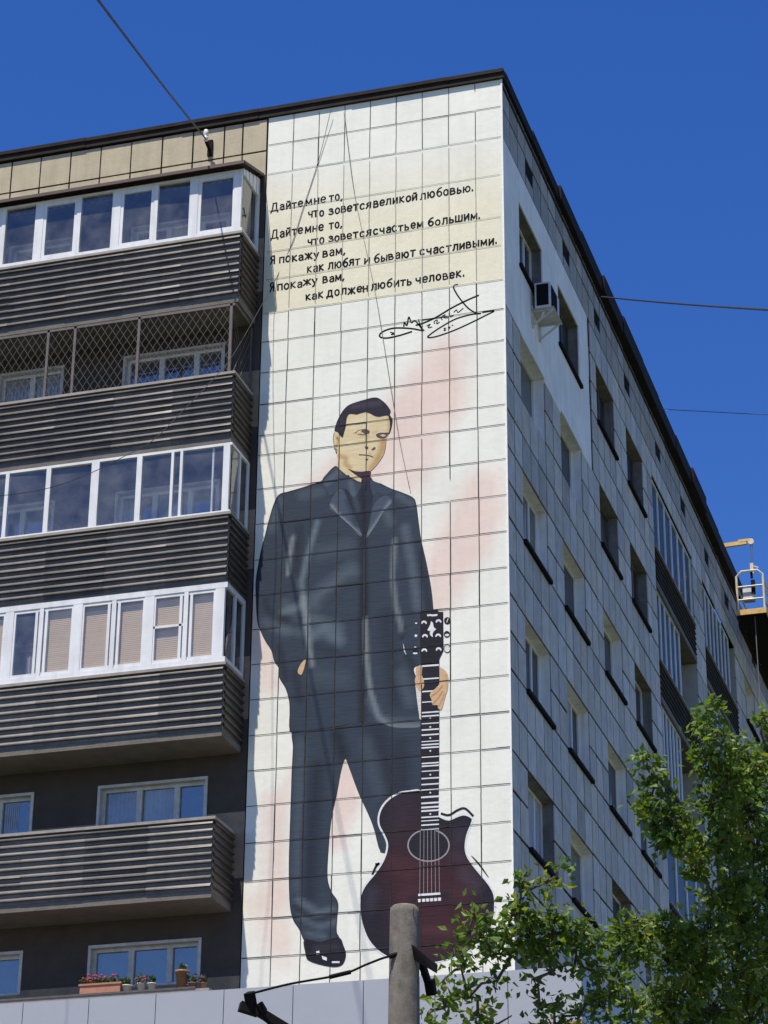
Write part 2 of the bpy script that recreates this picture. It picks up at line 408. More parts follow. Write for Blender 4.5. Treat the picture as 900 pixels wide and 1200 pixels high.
# ---- loggias on the side wall
def ribs_profile(z0, z1, pitch=.14, dep=.05):
    out = []; z = z0; n = max(2, int(round((z1-z0)/pitch))); p = (z1-z0)/n
    for i in range(n):
        out += [(z0+i*p, 0), (z0+i*p+.40*p, 0), (z0+i*p+.46*p, dep), (z0+i*p+.60*p, dep*.96), (z0+i*p+.84*p, dep*.5)]
    out.append((z1, 0)); return out
def ribbed(mb, fn, z0, z1, pitch=.14, dep=.05, u=(0, 1)):
    pr = ribs_profile(z0, z1, pitch, dep)
    L_ = (Vector(fn(1, 0, 0))-Vector(fn(0, 0, 0))).length; n_ = max(1, int(round(L_/1.1)))
    for i in range(n_):                                   # lapped sheets, each weathered its own way
        ua, ub = i/n_, (i+1)/n_; k_ = random.uniform(.82, 1.18); o_ = .003*(i % 2); c_ = (.125*k_, .112*k_, .100*k_)
        dent = [random.gauss(0, .0025) for _ in pr]
        for q_, ((za, da), (zb2, db)) in enumerate(zip(pr[:-1], pr[1:])):
            mb.quad(fn(ua, da+o_, za), fn(ub, da+o_+dent[q_], za), fn(ub, db+o_+dent[q_+1], zb2), fn(ua, db+o_, zb2), c_)
def loggia(a, b, k, n, cover, style):
    zt = ZT-(9-k)*S; zc = zt+.18; zp = zt-1.66; zs = zt-2.62
    G = part('loggia', B); D = 1.25
    r = MB()
    r.quad((-D, a, zs), (-D, b, zs), (-D, b, zc), (-D, a, zc)); r.quad((-.01, a, zs), (-.01, a, zc), (-D, a, zc), (-D, a, zs))
    r.quad((-.01, b, zs), (-D, b, zs), (-D, b, zc), (-.01, b, zc))
    r.build('recess', MAT['room'], G)
    s_ = MB(); s_.box(-D, .02, a+.002, b-.002, zs-.02, zs+.13); s_.build('floor_slab', MAT['slab'], G)
    p_ = MB(); ribbed(p_, lambda u, d, z: (.0+d, a+.01+(b-a-.02)*u, z), zs+.132, zp, .13, .03)
    p_.build('parapet', MAT['ribdark'], G)
    c_ = MB(); c_.box(-.04, .05, a+.01, b-.01, zp, zp+.04); c_.build('rail', MAT['cap'], G)
    if n:
        y1 = a+(b-a)*cover; f = MB(); g_ = MB(); x0, x1 = -.10, -.04; zh = zc-.004
        f.box(x0, x1, a+.02, y1, zh-.06, zh); f.box(x0, x1, a+.02, y1, zp+.045, zp+.10)
        for i in range(n+1):
            y = a+.05+(y1-a-.08)*i/n; f.box(x0, x1, y-.045, y+.045, zp+.10, zh-.06)
        f.build('glazing_frame', MAT['pvc'], G)
        g_.quad((-.07, a+.03, zp+.08), (-.07, y1, zp+.08), (-.07, y1, zh-.03), (-.07, a+.03, zh-.03)); g_.build('pane', MAT['wglass'], G)
for k in range(9, 3, -1):
    loggia(*LOG[0], k, (6, 5, 6, 4, 6, 5)[9-k], (1, .6, .5, 1, 1, .7)[9-k], k % 2)
    loggia(*LOG[1], k, (7, 6, 5, 6, 5, 6)[9-k], (.85, 1, .7, 1, .6, 1)[9-k], 0)

# ---- front wall, balcony bay (plane Y = 0, X from XL to -4.62)
XM = -4.6
FW = [(-7.28, -5.36), (-9.83, -8.58), (-12.9, -11.2)]
xs = sorted(set([XL, XM-.02]+[v for p in FW for v in p]))
fh = []
for k in range(1, 10):
    zt = 14.85+(k-5)*S
    for a, b in FW: fh.append((a, b, zt-.70, zt))
def front_sheet(mb, z0, z1, y=0.0):
    zz = sorted(set([z0, z1]+[v for h in fh for v in h[2:] if z0 < v < z1]))
    for i in range(len(xs)-1):
        for j in range(len(zz)-1):
            cx, cz = (xs[i]+xs[i+1])/2, (zz[j]+zz[j+1])/2
            if any(a < cx < b and c < cz < d for a, b, c, d in fh): continue
            mb.quad((xs[i], y, zz[j]), (xs[i+1], y, zz[j]), (xs[i+1], y, zz[j+1]), (xs[i], y, zz[j+1]))
z_prev = 26.9
for k in range(9, 0, -1):
    zstrip = 14.22+(k-5)*S
    zlow = zstrip-1.15
    dk = MB(); front_sheet(dk, zstrip, z_prev); dk.build('charcoal_wall', MAT['darkwall'], B)
    tb = MB(); front_sheet(tb, zlow, zstrip); tb.build('sand_wall_band', MAT['tanband'], B); z_prev = zlow
dk = MB(); front_sheet(dk, 0, z_prev); dk.build('charcoal_wall', MAT['darkwall'], B)
def fwindow(a, b, z0, z1, sash, gl, frame):
    W = part('window', B); D = .10; t = .06
    fr = MB(); y0, y1 = D-.01, D+.05
    fr.box(a, b, y0, y1, z1-t, z1); fr.box(a, b, y0, y1, z0, z0+t); fr.box(a, a+t, y0, y1, z0+t, z1-t); fr.box(b-t, b, y0, y1, z0+t, z1-t)
    for s_ in sash: x = a+(b-a)*s_; fr.box(x-.05, x+.05, y0-.012, y1, z0+t, z1-t)
    fr.build('frame', frame, W)
    gb = MB(); gb.quad((a, D+.03, z0), (b, D+.03, z0), (b, D+.03, z1), (a, D+.03, z1)); gb.build('pane', gl, W)
    rv = MB(); e = .002
    for P in (((a, e, z0), (a, D+.05, z0), (a, D+.05, z1), (a, e, z1)), ((b, e, z0), (b, e, z1), (b, D+.05, z1), (b, D+.05, z0)),
              ((a, e, z1), (a, D+.05, z1), (b, D+.05, z1), (b, e, z1)), ((a, e, z0), (b, e, z0), (b, D+.05, z0), (a, D+.05, z0))): rv.quad(*P)
    rv.build('reveal', MAT['oldframe'], W)
    sl2 = MB(); tt = .05
    sl2.box(a-tt, b+tt, -.02, e, z1, z1+tt); sl2.box(a-tt, a, -.02, e, z0, z1); sl2.box(b, b+tt, -.02, e, z0, z1); sl2.build('casing', MAT['oldframe'], W)
    for s0, s1 in zip((0,)+tuple(sash), tuple(sash)+(1,)):              # some sashes have a net curtain behind them
        if random.random() < .5:
            cu = MB(); xa_, xb_ = a+(b-a)*s0+.07, a+(b-a)*s1-.07; top = z1-.07
            if random.random() < .5: xb_ = xa_+(xb_-xa_)*random.uniform(.35, .7)
            xq = np.linspace(xa_, xb_, 15)
            for q_ in range(14): cu.quad((xq[q_], D+.026-.008*(q_ % 2), z0+.06), (xq[q_+1], D+.026-.008*((q_+1) % 2), z0+.06), (xq[q_+1], D+.026-.008*((q_+1) % 2), top), (xq[q_], D+.026-.008*(q_ % 2), top))
            cu.build('curtain', MAT['netc'], W)
for k in range(1, 10):
    zt = 14.85+(k-5)*S
    for i, (a, b) in enumerate(FW):
        fwindow(a, b, zt-.70, zt, ((.36, .72), (.5,), (.33, .66))[i], MAT['bglass'], MAT['oldframe'] if k in (5, 4) else MAT['pvc'])
# tan tiled frieze above the balconies
fz = MB()
seams = [XL, -13.8, -13.16, -12.52, -11.88, -11.24, -10.6, -9.97, -9.35, -8.71, -8.07, -7.43, -6.78, -6.14, -5.5, -5.12, -4.62]
fb = MB(); fb.quad((XL, .012, 26.85), (XM, .012, 26.85), (XM, .012, ZR), (XL, .012, ZR)); fb.build('frieze_backing', MAT['backing'], B)
for i in range(len(seams)-1):
    for z0, z1 in ((26.80, 27.34), (27.36, 28.06)):
        gp = .012+.006*random.random()
        fz.box(seams[i]+gp, seams[i+1]-gp, -.004-random.random()*.006, .011, z0+.008, z1-.008)
fz.build('tan_frieze', MAT['tan'], B)

# ---- roof edge
rf = MB()
rf.box(XL, .02, .02, 26.3, 27.90, 28.0); rf.box(XL, .0, 26.3, YEND, 27.2, 27.45)
rf.build('roof_slab', MAT['flash'], B)
ed = MB(); x = XL
while x < .05:
    x1 = min(x+random.uniform(1.6, 2.2), .06)
    if x1 > -.4: x1 = .06
    dz = random.uniform(-.014, .014); yo = random.uniform(-.012, .012)
    ed.box(x, x1-.004, -.055+yo, .1, 28.09+dz*.5, 28.215+dz); ed.box(x, x1-.004, -.085+yo, .1, 28.2155+dz, 28.29+dz); x = x1
ed.build('roof_edge', MAT['flashtop'], B)
es = MB(); y = .1
while y < 26.3:
    y1 = min(y+random.uniform(1.8, 2.3), 26.35); dz = random.uniform(-.02, .02); pr = .06+min(.012*y, .13)+random.uniform(-.012, .012); zt2 = 28.29+min(.022*y, .19)
    if 17.0 < y < 19.2: pr += .05; dz += .03
    es.box(-.1, pr, y, y1-.006, 28.07+dz*.3, zt2+dz); y = y1
while y < YEND:
    y1 = min(y+random.uniform(1.8, 2.3), YEND); dz = random.uniform(-.02, .02)
    es.box(-.1, .20, y, y1-.006, 27.30+dz, 27.46+dz); y = y1
es.build('roof_edge', MAT['flash'], B)
co = MB(); co.box(XL, -1.5, 1.5, YEND, 0, 27.2); co.quad((XL, 0, 0), (XL, YEND, 0), (XL, YEND, 27.9), (XL, 0, 27.9)); co.quad((XL, YEND, 0), (0, YEND, 0), (0, YEND, 27.3), (XL, YEND, 27.3))
co.build('core', MAT['backing'], B)

# ---- balconies
def balcony(k, zT, zB, d, X0, style):
    Bc = part('balcony', B); Xl = XL+.6
    p = MB()
    zr0 = zB+.02
    ribbed(p, lambda u, dd, z: (Xl+(X0-Xl)*u, -d-dd, z), zr0, zT-.03)
    ribbed(p, lambda u, dd, z: (X0+dd, -d+(d-.001)*u, z), zr0, zT-.03)
    p.box(X0-.03, X0+.012, -d-.012, -d+.03, zr0, zT-.03, (.1, .09, .08))
    p.quad((Xl, -d+.04, zr0), (X0-.04, -d+.04, zr0), (X0-.04, -d+.04, zT-.03), (Xl, -d+.04, zT-.03), (.1, .09, .08))
    p.build('parapet', MAT['rib'], Bc)
    c = MB(); c.box(Xl, X0+.05, -d-.058, -d+.05, zT-.03, zT+.02); c.box(X0-.05, X0+.05, -d+.05, -.01, zT-.03, zT+.02)
    c.build('rail', MAT['cap'], Bc)
    s = MB(); s.box(Xl, X0+.004, -d-.004, -.001, zB-.10, zB+.016); s.build('floor_slab', MAT['slab'], Bc)
    return Bc
def frame_bars(f, X0, d, zb, zt, xs_, wids, yt=.06):
    for x, wd in zip(xs_, wids): f.box(x-wd/2, x+wd/2, -d-.01, -d+yt, zb, zt)
def panes(Bc, xs_, d, zb, zt, m):
    for a, b in zip(xs_[:-1], xs_[1:]):
        t1, t2 = random.gauss(0, .006), random.gauss(0, .008); q = MB(); q.quad((a, -d+.025-t1, zb), (b, -d+.025+t1, zb), (b, -d+.025+t1+t2, zt), (a, -d+.025-t1+t2, zt)); q.build('pane', m, Bc)

# top floor: white plastic glazing under its own small roof
d, X0 = .90, -4.74
b9 = balcony(9, 25.03, 23.68, d, X0, 9)
f = MB(); zt9 = 26.36
x9 = [-13.72, -12.94, -12.12, -11.36, -10.4, -9.58, -8.84, -8.02, -7.26, -6.46, -5.70, -4.83]
w9 = [.17, .08]*6; w9[-1] = .15
frame_bars(f, X0, d, 25.14, zt9, x9, w9)
f.box(-13.9, X0+.02, -d-.012, -d+.06, 25.052, 25.14); f.box(-13.9, X0+.02, -d-.012, -d+.06, zt9, zt9+.05)
for a, b in zip(x9[:-1], x9[1:]):
    i = x9.index(a)
    if i % 2 == 0:
        f.box(a+.085, a+.145, -d+.0, -d+.05, 25.14, zt9-.08); f.box(b-.10, b-.04, -d, -d+.05, 25.14, zt9-.08); f.box(a+.085, b-.04, -d, -d+.05, zt9-.08, zt9-.001); f.box(a+.145, b-.10, -d, -d+.05, 25.141, 25.20)
f.box(X0-.04, X0+.02, -d+.06, -.02, 25.052, 25.14); f.box(X0-.04, X0+.02, -.10, -.02, 25.14, 26.4)
f.box(X0-.02, X0+.02, -d+.06, -.1, 25.74, 25.79) if False else None
f.build('glazing_frame', MAT['pvc'], b9)
panes(b9, x9, d, 25.13, zt9, MAT['glass'])
q = MB(); q.quad((X0-.01, -d+.06, 25.14), (X0-.01, -.1, 25.14), (X0-.01, -.1, 26.30), (X0-.01, -d+.06, 26.30)); q.build('pane', MAT['glass'], b9)
sp = MB()                                        # ribbed white infill under the roof slope
n_ = 9
for i in range(n_):
    y0 = -d+.02+(d-.04)*i/n_; y1 = y0+(d-.04)/n_*.9
    sp.box(X0-.03, X0+.015+(.008 if i % 2 else 0), y0, y1, 26.30, 26.42+.32*(y0+d)/d)
sp.build('side_panel', MAT['pvc'], b9)
rt = MB(); nn = 120
xa = np.linspace(-14, X0+.07, nn)
for i in range(nn-1):
    h0 = .012*math.cos(i*math.pi); h1 = .012*math.cos((i+1)*math.pi)
    rt.quad((xa[i], -1.06, 26.47+h0), (xa[i+1], -1.06, 26.47+h1), (xa[i+1], -.0, 26.82+h1), (xa[i], -.0, 26.82+h0))
rt.build('roof_sheet', MAT['soffit'], b9)
fl = MB(); fl.box(-14, -5.06, -.05, -.012, 26.84, 27.0); fl.box(-5.04, -4.98, -.05, -.012, 26.84, 27.12); fl.build('wall_flashing', MAT['plaster'], b9)
fa = MB(); fa.box(-14, X0+.08, -1.075, -1.055, 26.42, 26.487); fa.bar((X0+.085, -1.06, 26.45), (X0+.085, -.01, 26.80), .012, .06); fa.build('fascia_board', MAT['soffit'], b9)

# eighth floor: open, closed off with bars and diamond mesh
d, X0 = .92, -4.77
b8 = balcony(8, 22.11, 20.84, d, X0, 8)
f = MB(); x8 = [-13.7, -12.4, -11.1, -9.75, -8.46, -7.92, -6.65, -4.86]
frame_bars(f, X0, d, 22.13, 23.58, x8, [.05]*8, .03); f.box(-13.9, X0, -d-.01, -d+.03, 23.50, 23.55)
f.box(X0-.03, X0, -.06, -.02, 22.13, 23.6); f.box(X0-.03, X0, -d+.03, -.02, 23.50, 23.55)
f.build('grille_frame', MAT['steel'], b8)
gm = MB(); zb0, zt0 = 22.14, 23.50; st = .15; Hh = zt0-zb0; sl = .62
def clipseg(xa, xb, x, dirn):
    out = []
    z0 = zb0; z1 = zt0; xs0 = x; xs1 = x+dirn*Hh*sl
    if min(xs0, xs1) < xa or max(xs0, xs1) > xb:
        def zz(X): return zb0+(X-x)/(dirn*sl)
        lo, hi = sorted((zz(xa), zz(xb))); z0 = max(zb0, lo); z1 = min(zt0, hi)
        if z1-z0 < .03: return None
        xs0 = x+dirn*(z0-zb0)*sl; xs1 = x+dirn*(z1-zb0)*sl
    return (xs0, z0), (xs1, z1)
for xa_, xb_ in zip(x8[:-1], x8[1:]):
    x = xa_-Hh
    while x < xb_+Hh:
        for dr in (1, -1):
            r_ = clipseg(xa_+.02, xb_-.02, x, dr)
            if r_:
                (p0, q0), (p1, q1) = r_; gm.bar((p0, -d+.0+dr*.006, q0), (p1, -d+dr*.006, q1), .0065, .0065, up=(0, 1, 0))
        x += st
y = -d
while y < -.02:
    for dr in (1, -1):
        ya = y; yb = y+dr*Hh*sl
        zA, zB_ = zb0, zt0
        if yb > -.03: zB_ = zb0+(-.03-ya)/(dr*sl); yb = -.03
        if yb < -d+.03: zB_ = zb0+(-d+.03-ya)/(dr*sl); yb = -d+.03
        if zB_-zA > .05: gm.bar((X0-.015, ya, zA), (X0-.015+.012*dr, yb, zB_), .0065, .0065, up=(1, 0, 0))
    y += st
gm.build('diamond_mesh', MAT['woodframe'], b8)

# seventh floor: light sliding glazing
d, X0 = .92, -4.75
b7 = balcony(7, 19.35, 18.09, d, X0, 7)
f = MB(); x7 = [-13.6, -12.7, -11.8, -10.9, -9.95, -9.06, -8.25, -7.34, -6.49, -5.86, -5.69, -4.84]
wd7 = [.09, .05, .09, .05, .09, .07, .09, .15, .10, .05, .05, .12]; zt7 = 20.68
frame_bars(f, X0, d, 19.42, zt7, x7, wd7); f.box(-13.9, X0+.01, -d-.01, -d+.06, 19.372, 19.42); f.box(-13.9, X0+.01, -d-.01, -d+.06, zt7, zt7+.05)
f.box(-5.12, -5.09, -d+.03, -d+.07, 19.42, zt7)
f.box(X0-.03, X0+.01, -.09, -.02, 19.42, zt7); f.box(X0-.03, X0+.01, -d+.06, -.02, 19.372, 19.42); f.box(X0-.03, X0+.01, -d+.06, -.02, zt7, zt7+.05); f.box(X0-.03, X0+.01, -.5, -.46, 19.42, zt7)
f.build('glazing_frame', MAT['pvc'], b7)
panes(b7, x7, d, 19.4, zt7, MAT['glass'])
q = MB(); q.quad((X0-.01, -d+.06, 19.4), (X0-.01, -.05, 19.4), (X0-.01, -.05, zt7), (X0-.01, -d+.06, zt7)); q.build('pane', MAT['glass'], b7)

# sixth floor: white plastic glazing with beige blinds
d, X0 = .92, -4.74
b6 = balcony(6, 16.55, 15.36, d, X0, 6)
f = MB(); x6 = [-13.5, -12.8, -12.1, -11.45, -10.8, -10.1, -9.42, -8.80, -8.19, -7.50, -6.82, -6.16, -5.48, -4.86]
wd6 = [.18, .08]*7; zt6 = 17.95; wd6 = [.18 if i % 2 else .08 for i in range(14)]; wd6[7] = .16; wd6[-1] = .17
frame_bars(f, X0, d, 16.68, zt6, x6, wd6); f.box(-13.9, X0+.012, -d-.012, -d+.06, 16.572, 16.68); f.box(-13.9, X0+.012, -d-.012, -d+.06, zt6, zt6+.10)
for a, b in zip(x6[:-1], x6[1:]):
    f.box(a+.07, a+.12, -d+.0, -d+.05, 16.74, zt6-.06); f.box(b-.12, b-.07, -d, -d+.05, 16.74, zt6-.06); f.box(a+.05, b-.05, -d, -d+.05, zt6-.06, zt6-.001); f.box(a+.05, b-.05, -d, -d+.05, 16.681, 16.74)
f.box(-6.12, -5.5, -d+.0, -d+.05, 17.33, 17.37)
f.box(X0-.04, X0+.012, -.09, -.02, 16.68, zt6); f.box(X0-.04, X0+.012, -d+.06, -.02, 16.572, 16.68); f.box(X0-.04, X0+.012, -d+.06, -.02, zt6, zt6+.1); f.box(X0-.04, X0+.012, -.52, -.46, 16.68, zt6)
f.build('glazing_frame', MAT['pvc'], b6)
panes(b6, x6, d, 16.6, zt6, MAT['glass'])
q = MB(); q.quad((X0-.01, -d+.06, 16.6), (X0-.01, -.05, 16.6), (X0-.01, -.05, zt6), (X0-.01, -d+.06, zt6)); q.build('pane', MAT['glass'], b6)
for i, (a, b) in enumerate(zip(x6[:-1], x6[1:])):
    if a in (-8.80,): continue
    bl = MB(); zz = zt6-.02; zlo = 16.70
    x0_, x1_ = a+.06, b-.06
    nz = 34
    for j in range(nz):
        za = zlo+(zz-zlo)*j/nz; zb3 = zlo+(zz-zlo)*(j+1)/nz
        bl.quad((x0_, -d+.062, za), (x1_, -d+.062, za), (x1_, -d+.066, zb3), (x0_, -d+.066, zb3))
    bl.build('blind', MAT['blind'], b6)

# fifth floor: open balcony; fourth floor: only its rail shows above the annex
balcony(5, 13.84, 12.60, .92, -4.82, 5)
balcony(4, 10.98, 9.75, .92, -4.82, 4)

# ================================================================== MURAL
ZB = 0.0
mu = MB(); nx, nz = 92, 460; X1 = 0.0
# background paint: white, cream verse field, soft pink bands (pixel swatches turned into wall metres)
def wp(px, py): p = onY(px, py); return np.array([p[0], p[2]])
pink = [((520, 415), (520, 470), 36, .9), ((500, 450), (420, 560), 40, .95), ((470, 500), (355, 600), 36, .9), ((420, 540), (330, 610), 22, .8), ((520, 470), (480, 560), 34, .8),
        ((565, 575), (520, 660), 36, .95), ((545, 640), (515, 700), 30, .9), ((575, 600), (560, 640), 24, .8), ((300, 720), (318, 800), 18, .8), ((310, 690), (300, 760), 14, .7),
        ((320, 940), (325, 1050), 20, .75), ((318, 1050), (330, 1100), 20, .6), ((345, 900), (325, 960), 12, .5), ((405, 900), (405, 945), 22, .95), ((400, 945), (395, 985), 18, .85), ((300, 1060), (330, 1125), 18, .45)]
white_c = np.array(pc(231, 230, 217)[:3]); cream_c = np.array(pc(226, 220, 192)[:3]); top_c = np.array(pc(236, 241, 233)[:3]); pink_c = np.array(pc(226, 204, 190)[:3])
gx = np.linspace(XM, X1, nx); gz = np.concatenate([np.linspace(0, 9, 20)[:-1], np.linspace(9, ZR, nz)])
GX, GZ = np.meshgrid(gx, gz)
colr = np.ones(GX.shape+(3,))*white_c
sel = (GZ > 23.78) & (GZ < 26.82)
tmix = np.clip((26.82-GZ)/1.4, 0, 1)[..., None]
blot = (np.sin(GX*3.1+GZ*1.7)+np.sin(GX*1.3-GZ*2.9+1))*.012
field = np.array(pc(229, 227, 214)[:3])*(1-tmix)+cream_c*tmix
colr = np.where(sel[..., None], field, colr)
for p, q_, r, st_ in pink:
    a = wp(*p); b = wp(*q_); rr = r/78.0
    ab = b-a; t = np.clip(((GX-a[0])*ab[0]+(GZ-a[1])*ab[1])/(ab@ab), 0, 1)
    dd = np.hypot(GX-a[0]-t*ab[0], GZ-a[1]-t*ab[1])
    k_ = np.clip(1.35-dd/rr/1.08, 0, 1)**1.3*st_; k_ = np.where(sel, 0, k_)[..., None]
    colr = np.minimum(colr, colr*(1-k_)+pink_c*k_)
colr = np.clip(colr*(1+blot[..., None]), 0, .9)
idx = lambda i, j: j*nx+i
mu.v = [(float(x), 0.0, float(z)) for z in gz for x in gx]
mu.f = [(idx(i, j), idx(i+1, j), idx(i+1, j+1), idx(i, j+1)) for j in range(len(gz)-1) for i in range(nx-1)]
mu.c = [tuple(c) for c in colr.reshape(-1, 3)]
mural = mu.build('mural', MAT['mural'], B)

def seg_dist(P, a, b):
    ab = b-a; t = np.clip(((P-a)@ab)/max(ab@ab, 1e-9), 0, 1); return np.hypot(*(P-a-t[:, None]*ab).T)
def painted(name, outlines, base, strokes=(), layer=1, step=6.0, parent=None, smooth=True, sub=4):
    """a painted patch of the wall: clean outline, pigment varying inside it by brush strokes"""
    V = []; E_ = []; F_ = []
    mb = MB(); 
    for ol in outlines:
        pts = smooth_line(ol, sub, True) if smooth else [np.array(p, float) for p in ol]
        pts = np.array(pts); lo = pts.min(0); hi = pts.max(0)
        xx, yy = np.meshgrid(np.arange(lo[0]+step/2, hi[0], step), np.arange(lo[1]+step/2, hi[1], step))
        inner = np.stack([xx.ravel(), yy.ravel()], 1)
        ins = np.zeros(len(inner), bool); n = len(pts)
        for i in range(n):
            a, b = pts[i], pts[(i+1) % n]
            c_ = ((a[1] > inner[:, 1]) != (b[1] > inner[:, 1]))
            with np.errstate(divide='ignore', invalid='ignore'):
                xi = (b[0]-a[0])*(inner[:, 1]-a[1])/(b[1]-a[1])+a[0]
            ins ^= c_ & (inner[:, 0] < xi)
        inner = inner[ins]
        allv = [Vector(p) for p in pts]+[Vector(p) for p in inner]
        r = delaunay_2d_cdt(allv, [], [list(range(n))], 1, 1e-4)
        P = np.array([[v.x, v.y] for v in r[0]])
        C_ = np.ones((len(P), 3))*np.array(base)[:3]
        for st_ in strokes:
            pl_, hw, col_, al = st_[:4]
            dmin = np.full(len(P), 1e9); q = [np.array(p, float) for p in pl_]
            if len(q) == 1: dmin = np.hypot(*(P-q[0]).T)
            for a, b in zip(q[:-1], q[1:]): dmin = np.minimum(dmin, seg_dist(P, a, b))
            k_ = (np.clip(1-dmin/hw, 0, 1)**.8*al)[:, None]
            C_ = C_*(1-k_)+np.array(col_)[:3]*k_
        base_i = len(mb.v)
        for p, c in zip(P, C_):
            w_ = wp(*p); mb.v.append((float(w_[0]), -.0006*layer, float(w_[1]))); mb.c.append(tuple(c))
        for fc in r[2]: mb.f.append(tuple(base_i+i for i in fc))
    return mb.build(name, MAT['paint'], parent or mural)
def ribbon(mb, pts, wid, layer, smooth=True, taper=False, col=None):
    pts = smooth_line(pts, 6) if smooth else [np.array(p, float) for p in pts]
    n = len(pts); L_ = []; R_ = []
    for i, p in enumerate(pts):
        d_ = pts[min(i+1, n-1)]-pts[max(i-1, 0)]; d_ = d_/max(np.hypot(*d_), 1e-6); nn_ = np.array([-d_[1], d_[0]])
        h = wid/2*((.35+.65*math.sin(math.pi*min(1, max(0, i/(n-1))))) if taper else 1)
        L_.append(p+nn_*h); R_.append(p-nn_*h)
    for i in range(n-1):
        q = [wp(*a) for a in (L_[i], L_[i+1], R_[i+1], R_[i])]
        mb.quad(*[(float(a[0]), -.0006*layer, float(a[1])) for a in q], col=col)
def polyflat(mb, pts, layer, col=None):
    q = [wp(*a) for a in pts]; i = len(mb.v); mb.v += [(float(a[0]), -.0006*layer, float(a[1])) for a in q]; mb.f.append(tuple(range(i, i+len(q))))
    if col is not None: mb.c += [col]*len(q)

INK = pc(24, 26, 36); NAVY = pc(51, 61, 74); NAVYD = pc(28, 33, 44); NAVYL = pc(102, 115, 124); GREY = pc(138, 146, 146)
K6 = lambda x, y: (290+x/2.8125, 420+y/2.8125)
K7 = lambda x, y: (280+x/2.727, 700+y/2.727)
K8 = lambda x, y: (270+x/2.647, 900+y/2.647)
KH = lambda x, y: (370+x/7.5, 450+y/7.5)
KN = lambda x, y: (460+x/7.5, 700+y/7.5)
KG = lambda x, y: (410+x/4.737, 910+y/4.737)
def ML(k, *p): return [k(*q) for q in p]

# trousers and shoe
tr_l = [(344.2, 850), (343.6, 880), (342.3, 905), (341.5, 930), (340.5, 960), (339, 1013), (339.9, 1058), (343.7, 1077), (351, 1089), (358, 1104), (376, 1106), (397, 1101), (394.2, 1091), (394.7, 1077), (395.8, 1058), (388, 1045), (383.5, 1028), (384.5, 998), (388, 960), (394.5, 930), (399.5, 903), (404.7, 888.8), (409.8, 900), (421, 930), (436.2, 964), (446.5, 999), (462, 990), (475, 960), (494, 935), (494, 845), (440, 838), (380, 842)]
tst = [(ML(K7, (440, 430), (480, 560), (500, 700)), 22, NAVYD, .6), ([(352, 870), (350, 960), (348, 1040)], 10, NAVYL, .25), ([(372, 900), (365, 980), (362, 1050)], 14, NAVYD, .7), ([(395, 860), (402, 885)], 12, NAVYD, .9),
       ([(350, 1055), (372, 1070), (390, 1066)], 7, NAVYL, .6), ([(352, 1074), (375, 1086), (393, 1080)], 6, NAVYL, .5), ([(345, 1062), (368, 1078), (392, 1073)], 5, INK, .6), ([(360, 1094), (380, 1098)], 5, NAVYL, .4), ([(430, 870), (445, 930)], 12, NAVYL, .2), ([(470, 870), (474, 930)], 14, NAVYD, .5)]
painted('painted_trousers', [tr_l], NAVY, tst, 1, 4)
shoe_dabs = [[(370.5, 1115), (374, 1114), (375, 1118), (371, 1119)], [(377, 1120), (383, 1122), (383, 1126), (378, 1124)], [(389, 1126.5), (398, 1126.5), (398, 1128.6), (389, 1128.6)]]
shoe = [(356.5, 1101), (358.8, 1120), (363, 1126), (376, 1130.5), (391, 1133), (400.3, 1131), (404.3, 1124), (405, 1117), (402.5, 1109), (396.6, 1099), (376, 1104)]
painted('painted_shoe', [shoe], pc(30, 30, 40), [([(372, 1112), (392, 1110)], 9, pc(60, 60, 72), .5), ([(365, 1122), (398, 1128)], 5, INK, .8)], 2, 3)
